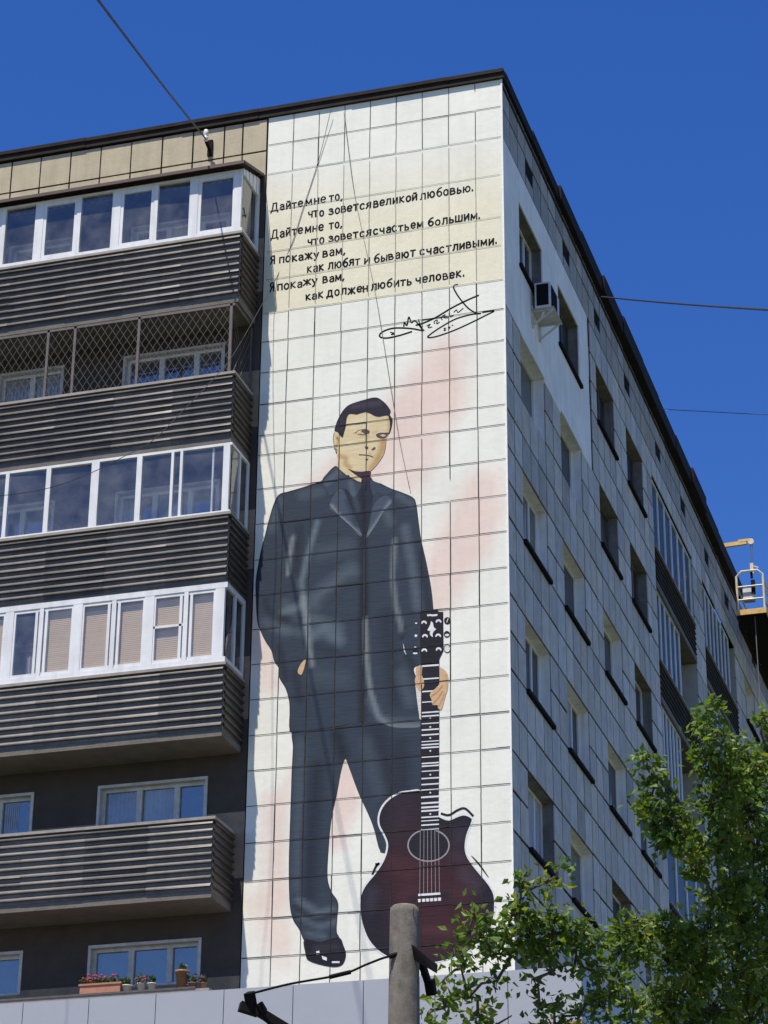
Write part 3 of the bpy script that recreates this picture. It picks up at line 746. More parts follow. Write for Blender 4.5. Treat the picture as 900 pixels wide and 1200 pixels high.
# jacket
jk = [(393.1, 546.2), (384, 556), (377, 564), (363, 569), (350.4, 573), (338, 576.5), (327.3, 580), (321.3, 590.7), (316, 608), (311.3, 626), (306.5, 645), (303.2, 662), (300.2, 681), (300.5, 704), (302.2, 729), (307, 742), (312, 752), (318.5, 762.3), (322, 775), (327, 782.5), (327.7, 793.5), (335, 806.3), (338.5, 818), (339.8, 828), (339.8, 857), (355, 856), (371.7, 854), (393.7, 851), (408, 848.5), (426.7, 847.5), (444, 847), (459.7, 852), (475, 853), (493, 851), (493, 838), (491, 815), (488, 795), (485.3, 783), (496, 776), (506, 745), (507.6, 715), (505, 690), (499.8, 661.8), (496, 645), (492.7, 629.8), (490, 610), (487.3, 590.7), (483.8, 583.6), (472, 578), (457, 572.5), (445, 566.5), (434, 562), (428, 556), (410, 552)]
js = [(ML(K6, (380, 420), (382, 620), (384, 960)), 7, INK, .9), ([(427, 690), (425, 760), (424, 846)], 7, INK, .8),
      (ML(K6, (150, 590), (140, 650), (134, 710)), 4.0, GREY, .75), (ML(K6, (230, 540), (195, 660), (178, 740), (195, 840), (205, 960)), 5, NAVYL, .9), (ML(K6, (172, 560), (160, 700)), 8, NAVYD, .6),
      (ML(K6, (120, 835), (175, 815)), 7, NAVYL, .8), (ML(K6, (110, 860), (180, 850)), 7, NAVYD, .7), (ML(K6, (90, 890), (180, 905)), 7, NAVYL, .35), (ML(K6, (60, 800), (90, 900)), 6, NAVYD, .6),
      (ML(K6, (485, 600), (478, 720), (490, 820), (510, 900)), 4.5, GREY, .55), (ML(K6, (520, 560), (545, 700), (560, 820)), 8, NAVYL, .5), (ML(K6, (570, 640), (590, 760), (600, 830)), 6, NAVYD, .6), (ML(K6, (450, 480), (470, 540)), 8, NAVYL, .4),
      (ML(K6, (340, 700), (260, 760), (220, 800)), 14, NAVYL, .45), (ML(K6, (340, 730), (250, 800)), 8, NAVYD, .35), (ML(K6, (220, 860), (300, 890)), 10, NAVYL, .5), (ML(K6, (240, 640), (330, 620)), 14, NAVYL, .22),
      (ML(K7, (205, 0), (215, 90), (232, 215)), 5, GREY, .75), (ML(K7, (228, 120), (270, 105), (320, 135)), 11, NAVYL, .7), (ML(K7, (230, 160), (300, 170)), 8, NAVYD, .4), (ML(K7, (405, 70), (408, 200), (420, 300), (445, 380), (480, 410), (575, 412)), 4.2, GREY, .7), (ML(K7, (420, 330), (455, 390), (500, 400), (570, 400)), 8, NAVYL, .4),
      (ML(K7, (470, 60), (480, 200), (500, 330)), 14, NAVYD, .5), (ML(K7, (250, 250), (330, 260)), 16, NAVYL, .18), (ML(K7, (180, 240), (195, 330)), 7, NAVYD, .6), (ML(K7, (520, 250), (545, 330)), 12, NAVYL, .3), (ML(K7, (130, 160), (150, 260)), 6, NAVYD, .6), (ML(K7, (90, 80), (150, 110)), 10, NAVYL, .35),
      (ML(K7, (530, 100), (520, 130)), 4, INK, .7), (ML(K7, (540, 190), (565, 235)), 7, INK, .6), (ML(K7, (150, 20), (180, 60)), 9, NAVYL, .35), (ML(K6, (100, 470), (80, 560)), 9, NAVYL, .35), (ML(K6, (180, 450), (240, 440)), 9, NAVYL, .3), (ML(K6, (500, 450), (540, 480)), 8, NAVYL, .35)]
painted('painted_jacket', [jk], NAVY, js, 2, 3.2)
# collar, lapels
lap = MB()
shirt = painted('painted_shirt', [ML(K6, (330, 385), (345, 400), (372, 412), (380, 385), (405, 390), (418, 420), (412, 470), (400, 540), (386, 590), (350, 520), (322, 440))], pc(38, 43, 58), [(ML(K6, (382, 430), (385, 580)), 3, INK, .9), (ML(K6, (345, 430), (365, 500)), 4, NAVYL, .3)], 3, 3)
painted('painted_collar', [ML(K6, (290, 356), (315, 378), (345, 400), (376, 412), (352, 458), (325, 430), (298, 432), (272, 452), (246, 408), (262, 380)),
                           ML(K6, (405, 402), (440, 418), (476, 436), (455, 452), (428, 440), (415, 452))], pc(58, 68, 84), [(ML(K6, (300, 375), (262, 410)), 6, NAVYL, .5), (ML(K6, (340, 410), (350, 450)), 5, NAVYL, .5)], 4, 3)
painted('painted_lapel', [ML(K6, (298, 432), (318, 440), (345, 500), (378, 588), (330, 545), (292, 512), (270, 485)), ML(K6, (455, 452), (478, 472), (452, 500), (425, 545), (392, 592), (405, 540), (418, 480))], pc(68, 80, 96), [(ML(K6, (276, 485), (300, 515), (374, 586)), 3, GREY, .8), (ML(K6, (330, 470), (360, 550)), 5, NAVYD, .6), (ML(K6, (470, 474), (400, 580)), 3.5, GREY, .6)], 4, 2.6)
# head
SKIN = pc(214, 196, 154); SKD = pc(182, 148, 102); SKL = pc(226, 211, 174)
face = ML(KH, (165, 428), (154, 470), (158, 525), (172, 585), (187, 640), (188, 722), (250, 785), (330, 832), (405, 868), (412, 822), (480, 768), (515, 738), (560, 682), (597, 620), (613, 560), (618, 500), (641, 440), (655, 300), (600, 262), (440, 235), (290, 255), (230, 430), (190, 415))
hst = [(ML(KH, (590, 520), (575, 600), (530, 690), (490, 745)), 6.5, SKD, 1.0), (ML(KH, (600, 500), (600, 580)), 4, SKD, .9), (ML(KH, (215, 635), (265, 650), (262, 700), (300, 738)), 4.5, SKD, .9), (ML(KH, (640, 300), (640, 400)), 2.5, SKD, .7), (ML(KH, (460, 440), (450, 500), (440, 545)), 2.2, SKD, .45),
       (ML(KH, (340, 430), (400, 455), (460, 450)), 2, SKD, .6), (ML(KH, (180, 460), (195, 500), (180, 560)), 2, SKD, .8), (ML(KH, (330, 350), (450, 330)), 9, SKL, .5), (ML(KH, (300, 530), (360, 560)), 9, SKL, .5), (ML(KH, (460, 640), (440, 720)), 3, SKD, .35), (ML(KH, (500, 430), (540, 420)), 2, SKD, .6), (ML(KH, (470, 600), (480, 615)), 2, SKD, .5)]
painted('painted_face', [face], SKIN, hst, 3, 1.3)
painted('painted_neck_shade', [ML(KH, (285, 745), (340, 765), (400, 770), (482, 766), (478, 820), (470, 850), (425, 860), (395, 828), (340, 792))], pc(62, 44, 56), [], 4, 2)
hair = ML(KH, (165, 412), (178, 355), (205, 290), (250, 220), (300, 180), (370, 155), (440, 135), (500, 120), (545, 122), (590, 150), (630, 190), (660, 240), (652, 272), (675, 310), (672, 360), (655, 425), (640, 442), (652, 380), (650, 330), (643, 296), (632, 280), (600, 282), (560, 290), (520, 284), (480, 262), (440, 250), (400, 258), (360, 270), (300, 265), (276, 295), (268, 340), (264, 380), (250, 430), (238, 470), (220, 462), (192, 425))
painted('painted_hair', [hair], pc(43, 38, 54), [(ML(KH, (330, 200), (440, 180), (560, 170)), 5, pc(80, 72, 88), .5), (ML(KH, (230, 300), (210, 400)), 3, pc(70, 64, 78), .4)], 5, 2, sub=3)
fe = MB(); DK = pc(74, 54, 50)
for pl_ in (ML(KH, (398, 428), (408, 405), (440, 396), (474, 414), (470, 434), (440, 440), (418, 432)), ML(KH, (435, 548), (462, 554), (460, 572), (438, 572)), ML(KH, (488, 578), (520, 552), (526, 570), (505, 584)), ML(KH, (436, 658), (462, 660), (446, 676)),
            ML(KH, (530, 446), (556, 430), (600, 428), (642, 428), (632, 456), (612, 476), (574, 480), (540, 468))): polyflat(fe, [tuple(p) for p in smooth_line(pl_, 3, True)], 5)
ribbon(fe, ML(KH, (380, 622), (440, 626), (470, 630), (506, 644)), 1.3, 5); ribbon(fe, ML(KH, (345, 432), (380, 408), (430, 400)), .8, 5); ribbon(fe, ML(KH, (165, 425), (154, 470), (160, 525), (175, 590), (186, 615)), .7, 5)
ribbon(fe, ML(KH, (180, 480), (194, 470), (196, 500)), .7, 5); ribbon(fe, ML(KH, (160, 570), (186, 576), (182, 610)), 1.0, 5); ribbon(fe, ML(KH, (618, 500), (613, 560), (597, 620), (560, 682), (515, 738), (482, 768)), .6, 5); ribbon(fe, ML(KH, (372, 440), (420, 446), (450, 440)), .9, 5)
fe.build('painted_features', mat('painted_feature_brown', DK, .7, .2, 8), mural)
ew = MB()
for pl_ in (ML(KH, (562, 452), (590, 442), (620, 452), (596, 464)), ML(KH, (392, 430), (412, 424), (420, 434), (404, 440))): polyflat(ew, pl_, 6)
ew.build('painted_eye_white', mat('painted_eye_cream', pc(206, 184, 150), .7, .1, 8), mural)
# hands
hs = [(ML(KN, (345, 880), (400, 825), (430, 790)), 1.0, SKD, .9)]
HANDC = pc(205, 170, 130); HANDD = pc(150, 104, 72)
painted('painted_hand', [ML(KN, (205, 625), (240, 605), (262, 608), (258, 680), (276, 730), (275, 790), (240, 822), (212, 782), (197, 735), (206, 690)),
                         ML(KN, (415, 622), (450, 635), (480, 665), (491, 710), (486, 800), (465, 870), (432, 985), (402, 975), (394, 948), (352, 946), (344, 900), (330, 868), (337, 838), (400, 780), (415, 740)),
                         ML(K7, (188, 238), (199, 212), (214, 199), (209, 225), (200, 248))], HANDC,
        [(ML(KN, (340, 876), (398, 832), (440, 780)), 1.1, HANDD, .9), (ML(KN, (352, 944), (410, 880), (440, 830)), 1.1, HANDD, .9), (ML(KN, (404, 960), (440, 900), (455, 850)), 1.0, HANDD, .7), (ML(KN, (470, 690), (478, 780)), 2, SKD, .7), (ML(KN, (235, 640), (232, 720)), 1.2, HANDD, .6), (ML(KN, (235, 760), (245, 790)), 2, HANDD, .5)], 12, 1.2)
# guitar
gout = ML(KG, (400, 80), (330, 77), (270, 88), (212, 122), (172, 170), (154, 225), (158, 275), (184, 325), (202, 372), (197, 420), (176, 472), (138, 530), (88, 590), (60, 640), (48, 700), (52, 775), (68, 840), (98, 910), (150, 970), (220, 1012), (310, 1036), (410, 1040), (510, 1028), (600, 1000), (690, 953), (762, 880), (800, 800), (810, 720), (804, 650), (772, 592), (722, 532), (682, 482), (656, 440), (646, 392), (654, 330), (676, 272), (686, 236), (664, 216), (630, 207), (590, 219), (550, 236), (512, 224), (480, 198))
painted('painted_guitar_edge', [gout], pc(220, 222, 220), [], 4, 8, sub=3)
gP = np.array(smooth_line(gout, 3, True)); cen = gP.mean(0)
gin = []
for i in range(len(gP)):
    t_ = gP[(i+1) % len(gP)]-gP[i-1]; nrm = np.array([-t_[1], t_[0]]); nrm /= max(np.hypot(*nrm), 1e-6)
    left = gP[i][0] < 470
    wd_ = 2.2 if left else (1.9 if gP[i][1] < 1080 else 1.2)
    cand = gP[i]+nrm*wd_
    # inward side: test polygon orientation
    gin.append(cand)
area = 0.5*sum(gP[i-1][0]*gP[i][1]-gP[i][0]*gP[i-1][1] for i in range(len(gP)))
if area < 0:
    gin = [2*gP[i]-gin[i] for i in range(len(gP))]
MAR = pc(60, 33, 40); MARL = pc(80, 47, 52); GDK = pc(33, 31, 42)
gs = [(ML(KG, (300, 180), (290, 300)), 30, pc(62, 46, 54), .55), (ML(KG, (430, 520), (430, 620)), 62, MAR, 1.0), (ML(KG, (300, 560), (420, 700), (560, 560)), 40, MAR, .8), (ML(KG, (400, 800), (560, 800)), 52, MAR, .95), (ML(KG, (470, 900), (600, 880)), 34, MAR, .8),
      (ML(KG, (230, 480), (330, 520)), 16, MARL, .5), (ML(KG, (420, 850), (560, 858)), 8, MARL, .7), (ML(KG, (300, 660), (350, 640)), 12, MARL, .4), (ML(KG, (560, 640), (640, 650)), 10, MARL, .4), (ML(KG, (640, 540), (700, 600)), 14, pc(74, 66, 80), .5), (ML(KG, (120, 640), (110, 720)), 12, pc(66, 60, 74), .5), (ML(KG, (620, 300), (600, 350)), 12, pc(60, 56, 70), .5),
      (ML(KG, (350, 680), (430, 672), (540, 664)), 8, GDK, .8), (ML(KG, (580, 440), (620, 450)), 10, pc(66, 62, 76), .4)]
painted('painted_guitar_body', [[tuple(p) for p in gin]], GDK, gs, 5, 3.6, smooth=False)
WH_0 = pc(222, 224, 222); sd = MB()
for q_ in shoe_dabs: polyflat(sd, q_, 4, WH_0)
sd.build('painted_shoe_shine', MAT['paint'], mural)
gd = MB(); WH_ = pc(222, 224, 222); SLV = pc(150, 147, 150); KB = pc(30, 30, 38)
ell = lambda cx, cy, rx, ry, n=36: [KG(cx+rx*math.cos(2*math.pi*i/n), cy+ry*math.sin(2*math.pi*i/n)) for i in range(n)]
polyflat(gd, ell(437, 382, 118, 92), 6, SLV); polyflat(gd, ell(437, 382, 110, 84), 7, pc(36, 33, 42))
# cutaway edge shadow strokes, strap lug, stand foot
ribbon(gd, ML(KG, (505, 205), (550, 214), (600, 186), (640, 178), (686, 220)), 2.6, 6, col=KB); ribbon(gd, ML(KG, (675, 440), (720, 490), (770, 560)), 2.0, 6, taper=True, col=KB)
ribbon(gd, ML(KG, (125, 545), (145, 500), (165, 480)), 2.6, 6, col=KB); polyflat(gd, ML(KG, (140, 482), (162, 478), (160, 492), (142, 498)), 6, KB)
polyflat(gd, ML(KG, (782, 842), (850, 872), (800, 948), (700, 958), (745, 905)), 3, pc(40, 42, 50))
for t0 in (.05, .28, .52, .76):
    a = np.array(KG(785, 845)); b = np.array(KG(690, 950)); ribbon(gd, [a+(b-a)*t0, a+(b-a)*(t0+.17)], 3.2, 6, False, col=WH_)
neck = [(494.3, 778), (515, 777), (515, 850), (514.7, 905), (514, 950), (514, 973), (492.3, 975), (493, 930), (493.7, 880), (494, 830)]
polyflat(gd, neck, 8, pc(36, 34, 44))
polyflat(gd, ML(KN, (198, 740), (212, 790), (240, 825), (256, 810), (252, 1080), (240, 1080), (215, 900)), 6, pc(214, 206, 196))
frets = [780, 795.3, 810, 822.4, 834.7, 839, 847.7, 855, 861, 868.7, 872.5, 876, 887, 894.3, 897.5, 903.5, 912, 919, 925.8, 933.9, 941, 945.9, 950, 957.5, 961.7, 966.6, 971.6]
for i, y in enumerate(frets):
    xl = 494.4-(y-780)*.008 if y < 900 else 493.2-(y-900)*.008
    th = 2.0 if i in (0, 18, 19, 20, 21, 22) else (1.6 if i % 3 else 1.1)
    ribbon(gd, [(xl+.4, y+.7), (514.5, y-.7)], th, 9, False, col=WH_)
for y in (842, 852, 865, 880, 908, 929, 954): polyflat(gd, [(503, y), (504.4, y-1.2), (505.6, y), (504.4, y+1.2)], 9, WH_)
for i in range(6):
    t_ = i/5; ribbon(gd, [KG(392+t_*100, 296-t_*6), KG(388+t_*110, 655-t_*8)], .55, 10, False, col=SLV)
ribbon(gd, ML(KG, (380, 658), (503, 650)), 2.6, 11, False, col=WH_)
for i in range(6):
    x = 388+i*22; polyflat(gd, ML(KG, (x-9, 681-i*1.5), (x+9, 680-i*1.5), (x+8, 697-i*1.5), (x-8, 698-i*1.5)), 11, WH_)
polyflat(gd, ML(KN, (245, 130), (395, 106), (405, 128), (446, 128), (449, 470), (413, 545), (412, 602), (256, 606), (243, 520)), 8, pc(33, 31, 40))
def moon(cx, cy, r, layer, col):
    P = [KN(cx+r*math.cos(t), cy-r*.9*math.sin(t)) for t in np.linspace(-.3, math.pi+.3, 14)]+[KN(cx+r*.55*math.cos(t), cy+r*.25-r*.5*math.sin(t)) for t in np.linspace(math.pi, 0, 8)]
    polyflat(gd, P, layer, col)
for cx, cy in ((277, 228), (405, 216), (286, 346), (402, 342), (280, 472), (406, 462)): moon(cx, cy, 25, 9, WH_)
def disc(cx, cy, r, layer, col, ry=None):
    polyflat(gd, [KN(cx+r*math.cos(t), cy+(ry or r*1.1)*math.sin(t)) for t in np.linspace(0, 2*math.pi, 18)[:-1]], layer, col)
disc(482, 206, 29, 8, KB); ribbon(gd, ML(KN, (490, 186), (476, 222)), .9, 9, False, col=WH_)
disc(478, 325, 27, 8, KB); disc(480, 332, 19, 9, WH_, 11); disc(481, 452, 31, 8, KB, 38); disc(481, 452, 25, 9, pc(214, 216, 208), 31)
disc(208, 228, 10, 8, WH_, 7); disc(206, 338, 12, 8, WH_, 12); moon(203, 470, 26, 8, KB); disc(200, 492, 20, 8, WH_, 9); disc(201, 440, 10, 8, WH_, 7); disc(201, 470, 16, 9, KB, 17)
ribbon(gd, ML(KN, (95, 410), (105, 470), (122, 505)), 1.0, 8, True, True, col=WH_)
polyflat(gd, ML(KN, (340, 208), (356, 225), (362, 262), (384, 282), (362, 300), (352, 322), (356, 350), (338, 340), (326, 318), (334, 300), (306, 290), (322, 262), (332, 240)), 9, WH_)
polyflat(gd, ML(KN, (302, 152), (330, 148), (352, 152), (398, 148), (392, 164), (352, 168), (330, 164), (308, 168)), 9, WH_)
gd.build('painted_guitar_details', MAT['paint'], mural)
# dark contour lines of the figure
ol = MB()
ribbon(ol, jk[0:25]+[], 1.1, 6); ribbon(ol, jk[40:51], 1.1, 6)
ribbon(ol, [(339.8, 857), (371.7, 854), (393.7, 851), (408, 848.5)], 1.0, 6)
ribbon(ol, tr_l[0:10], 1.0, 6); ribbon(ol, tr_l[11:26], 1.0, 6); ribbon(ol, shoe, .9, 6)
ribbon(ol, ML(K6, (290, 356), (345, 400), (378, 415)), .9, 6); ribbon(ol, ML(K6, (246, 408), (272, 452), (298, 432)), .8, 6); ribbon(ol, ML(K6, (270, 485), (300, 518), (378, 588)), .8, 6)
ribbon(ol, ML(K6, (386, 590), (384, 700), (385, 960)), 1.2, 6)
ol.build('painted_outline', mat('painted_contour', INK, .7, .2, 8), mural)
# signature
KS = lambda x, y: (440+x/5.58, 195+y/5.58)
sg = MB()
for pts, wd_ in (([(240, 1080), (160, 1105), (80, 1122), (36, 1118), (28, 1100), (60, 1075), (120, 1058), (200, 1058), (250, 1063), (312, 1075)], 1.5), ([(185, 1050), (190, 1020), (206, 1040), (218, 985), (236, 1022), (260, 1010), (312, 1075)], 1.3),
                 ([(280, 1000), (298, 1050), (320, 1076)], 1.1), ([(262, 1040), (320, 1022), (400, 985), (500, 925), (600, 875), (677, 842)], 1.5), ([(540, 772), (512, 782), (520, 815), (560, 875), (610, 930), (660, 960), (690, 962)], 1.4),
                 ([(690, 962), (620, 970), (520, 1000), (430, 1050), (370, 1090), (342, 1118), (400, 1112), (520, 1070), (640, 1015), (720, 975), (776, 945), (700, 955)], 1.3), ([(305, 1005), (420, 990), (500, 975)], .6),
                 ([(335, 1045), (358, 1032), (345, 1055), (372, 1050)], .9), ([(388, 1030), (384, 1015), (405, 1005), (400, 1030), (420, 1018)], .9), ([(438, 1005), (430, 988), (455, 970), (452, 990), (475, 990)], .9), ([(480, 958), (492, 985), (512, 970)], .9), ([(512, 955), (530, 938), (540, 955), (575, 927)], .9),
                 ([(445, 1060), (458, 1058), (448, 1074), (462, 1070)], .9), ([(474, 1056), (488, 1050), (478, 1068)], .9), ([(500, 1042), (508, 1038)], 1.2), ([(95, 1085), (118, 1090), (104, 1100), (124, 1096)], 1.1)):
    ribbon(sg, ML(KS, *pts), wd_*1.3, 2)
sg.build('painted_signature', MAT['letter'], mural)
# verse
K5 = lambda x, y: (290+x/2.8125, 70+y/2.8125)
LINES = [((78, 500), (315, 460), [('Дайте', 78, 188), ('мне', 193, 262), ('то,', 270, 317)]),
         ((200, 522), (748, 430), [('что', 200, 258), ('зовется', 268, 412), ('великой', 415, 564), ('любовью.', 570, 748)]),
         ((78, 590), (315, 550), [('Дайте', 78, 188), ('мне', 190, 256), ('то,', 270, 317)]),
         ((198, 612), (770, 522), [('что', 198, 257), ('зовется', 268, 412), ('счастьем', 415, 585), ('большим.', 596, 770)]),
         ((75, 674), (325, 640), [('Я', 76, 95), ('покажу', 105, 240), ('вам,', 248, 326)]),
         ((197, 702), (825, 605), [('как', 197, 256), ('любят', 266, 376), ('и', 385, 409), ('бывают', 418, 560), ('счастливыми.', 568, 826)]),
         ((75, 764), (322, 724), [('Я', 74, 94), ('покажу', 99, 237), ('вам,', 248, 324)]),
         ((193, 792), (720, 712), [('как', 193, 255), ('должен', 262, 402), ('любить', 408, 546), ('человек.', 554, 720)])]
def ell_(cx, cy, rx, ry, n=14): return [(cx+rx*math.sin(2*math.pi*i/n), cy+ry*math.cos(2*math.pi*i/n)) for i in range(n+1)]
# brush strokes of each hand painted letter: (smooth?, points), x height 1
GL = {
 'а': [(1, [(.08, .82), (.32, 1), (.56, .86), (.6, .6)]), (0, [(.6, .62), (.6, 0)]), (1, [(.6, .58), (.3, .55), (.07, .3), (.25, 0), (.5, .1), (.6, .3)])],
 'б': [(1, [(.64, 1.5), (.3, 1.32), (.07, .9), (.05, .45), (.3, 0), (.6, .22), (.62, .6), (.34, .86), (.1, .62)])],
 'в': [(0, [(.06, 0), (.06, 1)]), (1, [(.06, 1), (.38, 1), (.53, .78), (.38, .55), (.06, .54)]), (1, [(.3, .54), (.6, .44), (.6, .1), (.38, 0), (.06, 0)])],
 'е': [(1, [(.08, .5), (.6, .52), (.58, .84), (.34, 1), (.1, .82), (.05, .45), (.14, .12), (.38, 0), (.6, .14)])],
 'ж': [(0, [(.46, 0), (.46, 1)]), (0, [(.02, 1), (.42, .52), (0, 0)]), (0, [(.9, 1), (.5, .52), (.92, 0)])],
 'з': [(1, [(.05, .86), (.3, 1), (.52, .8), (.36, .56), (.18, .54)]), (1, [(.25, .54), (.58, .4), (.56, .1), (.3, 0), (.02, .14)])],
 'и': [(0, [(.06, 1), (.06, 0), (.6, 1), (.6, 0)])],
 'й': [(0, [(.06, 1), (.06, 0), (.6, 1), (.6, 0)]), (1, [(.16, 1.36), (.34, 1.22), (.52, 1.36)])],
 'к': [(0, [(.06, 0), (.06, 1)]), (0, [(.55, 1), (.1, .52), (.6, 0)])],
 'л': [(1, [(0, .02), (.13, .1), (.19, .5), (.2, 1)]), (0, [(.2, 1), (.64, 1), (.64, 0)])],
 'м': [(0, [(.06, 0), (.08, 1), (.4, .2), (.74, 1), (.78, 0)])],
 'н': [(0, [(.06, 0), (.06, 1)]), (0, [(.6, 0), (.6, 1)]), (0, [(.06, .5), (.6, .5)])],
 'о': [(1, ell_(.33, .5, .28, .5))],
 'п': [(0, [(.06, 0), (.06, 1), (.6, 1), (.6, 0)])],
 'с': [(1, [(.58, .84), (.35, 1), (.1, .8), (.05, .45), (.14, .12), (.38, 0), (.6, .16)])],
 'т': [(0, [(0, 1), (.62, 1)]), (0, [(.31, 1), (.31, 0)])],
 'у': [(0, [(.02, 1), (.32, .15)]), (1, [(.62, 1), (.34, .15), (.2, -.25), (.02, -.32)])],
 'ч': [(1, [(.06, 1), (.1, .62), (.32, .46), (.58, .56)]), (0, [(.6, 1), (.6, 0)])],
 'ш': [(0, [(.06, 1), (.06, 0), (.9, 0), (.9, 1)]), (0, [(.48, 0), (.48, 1)])],
 'ы': [(0, [(.06, 1), (.06, 0)]), (1, [(.06, .55), (.36, .53), (.5, .28), (.36, .01), (.06, 0)]), (0, [(.78, 0), (.78, 1)])],
 'ь': [(0, [(.06, 1), (.06, 0)]), (1, [(.06, .55), (.38, .53), (.54, .28), (.38, .01), (.06, 0)])],
 'ю': [(0, [(.06, 0), (.06, 1)]), (0, [(.06, .5), (.34, .5)]), (1, ell_(.62, .5, .28, .5))],
 'я': [(0, [(.6, 0), (.6, 1)]), (1, [(.6, 1), (.25, .98), (.1, .76), (.25, .52), (.6, .5)]), (0, [(.32, .5), (.04, 0)])],
 'Я': [(0, [(.72, 0), (.72, 1.45)]), (1, [(.72, 1.45), (.3, 1.42), (.12, 1.1), (.3, .76), (.72, .74)]), (0, [(.4, .74), (.04, 0)])],
 'Д': [(0, [(.16, 0), (.36, 1.42), (.82, 1.42), (.82, 0)]), (0, [(0, -.3), (0, 0), (1.0, 0), (1.0, -.3)])],
 'д': [(0, [(.14, 0), (.26, 1), (.64, 1), (.64, 0)]), (0, [(0, -.24), (0, 0), (.78, 0), (.78, -.24)])],
 ',': [(0, [(.12, .08), (.02, -.22)])], '.': [(0, [(.08, -.02), (.08, .14)])]}
for (p0, p1, words) in LINES:
    mb = MB(); lay = 0
    for wtxt, xa, xb in words:
        glyphs = []; adv = 0.0
        for ch in wtxt:
            G_ = GL[ch]; xm = max(p[0] for _, st_ in G_ for p in st_)
            glyphs.append((G_, adv)); adv += xm+.30*random.uniform(.85, 1.15)
        adv -= .3; sc = (xb-xa-7)/adv
        for G_, a0 in glyphs:
            ang = random.gauss(.02, .03); xh = 18*random.uniform(.93, 1.07); dy = random.gauss(0, .9)
            bw = random.uniform(6.0, 7.2)
            for sm, st_ in G_:
                pts = []
                for vx, vy in st_:
                    x_ = xa+(a0+vx)*sc+ang*vy*xh; t_ = (x_-p0[0])/(p1[0]-p0[0])
                    pts.append(np.array(wp(*K5(x_, p0[1]+(p1[1]-p0[1])*t_-vy*xh+dy))))
                if sm: pts = smooth_line(pts, 3)
                hw = bw/2/2.8125/77.0
                for a, b in zip(pts[:-1], pts[1:]):
                    d_ = b-a; L_ = np.hypot(*d_)
                    if L_ < 1e-5: continue
                    d_ /= L_; n_2 = np.array([-d_[1], d_[0]])*hw; e_ = d_*hw*(.55 if sm else .8)
                    yy = -.001-.00006*(lay % 60); lay += 1
                    mb.quad(*[(float(q[0]), yy, float(q[1])) for q in (a-e_-n_2, b+e_-n_2, b+e_+n_2, a-e_+n_2)])
    mb.build('verse_line', MAT['letter'], mural)

# tile joints over the painted bay
jm = MB(); js_ = MB()
zj = [27.47, 26.817, 23.783, 23.185, 22.54, 21.896, 21.263, 20.871, 20.197, 19.51, 18.824, 18.152, 17.5, 16.85, 16.196, 15.55, 14.927, 14.30, 13.65, 13.0, 12.35, 11.7, 11.05, 10.4, 9.75, 9.1, 8.4, 7.7, 7.0, 6.3, 5.6, 4.9, 4.2, 3.5, 2.8, 2.1, 1.4, .7]
xj = [-.5112*i for i in range(1, 9)]
def jstrip(mb, a, b, vert, pos, wd, y=-.0092):
    s = a
    while s < b:
        e = min(b, s+random.uniform(.25, .65)); w1 = wd*random.uniform(.85, 1.2); o = random.gauss(0, .0015)
        if random.random() > .006:
            if vert: mb.box(pos-w1/2+o, pos+w1/2+o, y, -.0085, s, e-.001)
            else: mb.box(s, e-.001, y, -.0085, pos-w1/2+o, pos+w1/2+o)
        s = e
zlist = sorted(zj+[ZR, 0.0])
for z in zj:
    edges = [XM]+sorted(xj)+[0]
    for a, b in zip(edges[:-1], edges[1:]):
        r_ = random.random(); m_ = js_ if z in (26.817, 23.783) else jm
        jstrip(m_, a+.01, b-.01, False, z+random.gauss(0, .004), .0115 if r_ > .2 else .017)
for x in xj:
    for a, b in zip(zlist[:-1], zlist[1:]):
        if 23.7 < (a+b)/2 < 26.8:
            continue
        r_ = random.random(); m_ = jm
        jstrip(m_, a, b, True, x+random.gauss(0, .003), .0105 if r_ > .2 else .016)
    jstrip(js_, 23.85, 26.75, True, x, .011)
for z in (26.0, 25.1, 24.5): jstrip(js_, XM+.05, -.05, False, z, .010)
jm.build('tile_joint', MAT['joint'], mural); js_.build('plaster_seam', MAT['seam'], mural)
ce = MB(); ce.box(-.012, .018, -.012, .004, 0, ZR); ce.build('corner_trim', MAT['plaster'], mural)

# ================================================================== ANNEX
AX = thing('shop_annex', 'low extension with smooth pale grey panel fascia under the painted figure', 'annex', (-6, -2, 0))
p = MB(); Yf = -4.0; zt_, zb_2 = 10.17, 9.40; xx = 1.97; pw = 1.065
while xx > -16:
    p.box(xx-pw+.006, xx-.006, Yf, Yf+.04, zb_2, zt_); xx -= pw
y = Yf+.05
while y < -.1: p.box(1.93, 1.965, y, min(y+1.0, -.03)-.01, zb_2, zt_); y += 1.0
p.build('fascia_panel', MAT['fascia'], AX)
p = MB(); p.box(-16, 1.92, Yf+.045, -.03, zb_2+.05, zt_-.06); p.build('roof', MAT['slab'], AX)
p = MB(); p.box(-16, 1.96, Yf+.002, Yf+.05, zb_2-.05, zb_2-.001); p.build('lower_trim', MAT['terracotta'], AX)
p = MB(); p.box(-15.6, 1.5, Yf+.5, -.03, 0, zb_2+.05); p.build('wall', MAT['fasciawall'], AX)
for i in range(4):
    x0 = -14+i*3.9
    q = part('shop_window', AX); a = MB(); a.box(x0, x0+2.8, Yf+.44, Yf+.5, 1.0, 3.4); a.build('pane', MAT['wglass'], q)
    a = MB(); a.box(x0-.06, x0, Yf+.42, Yf+.5, .95, 3.45); a.box(x0+2.8, x0+2.86, Yf+.42, Yf+.5, .95, 3.45); a.box(x0, x0+2.8, Yf+.42, Yf+.5, 3.4, 3.45); a.box(x0, x0+2.8, Yf+.42, Yf+.5, .95, 1.0); a.build('frame', MAT['pvc'], q)

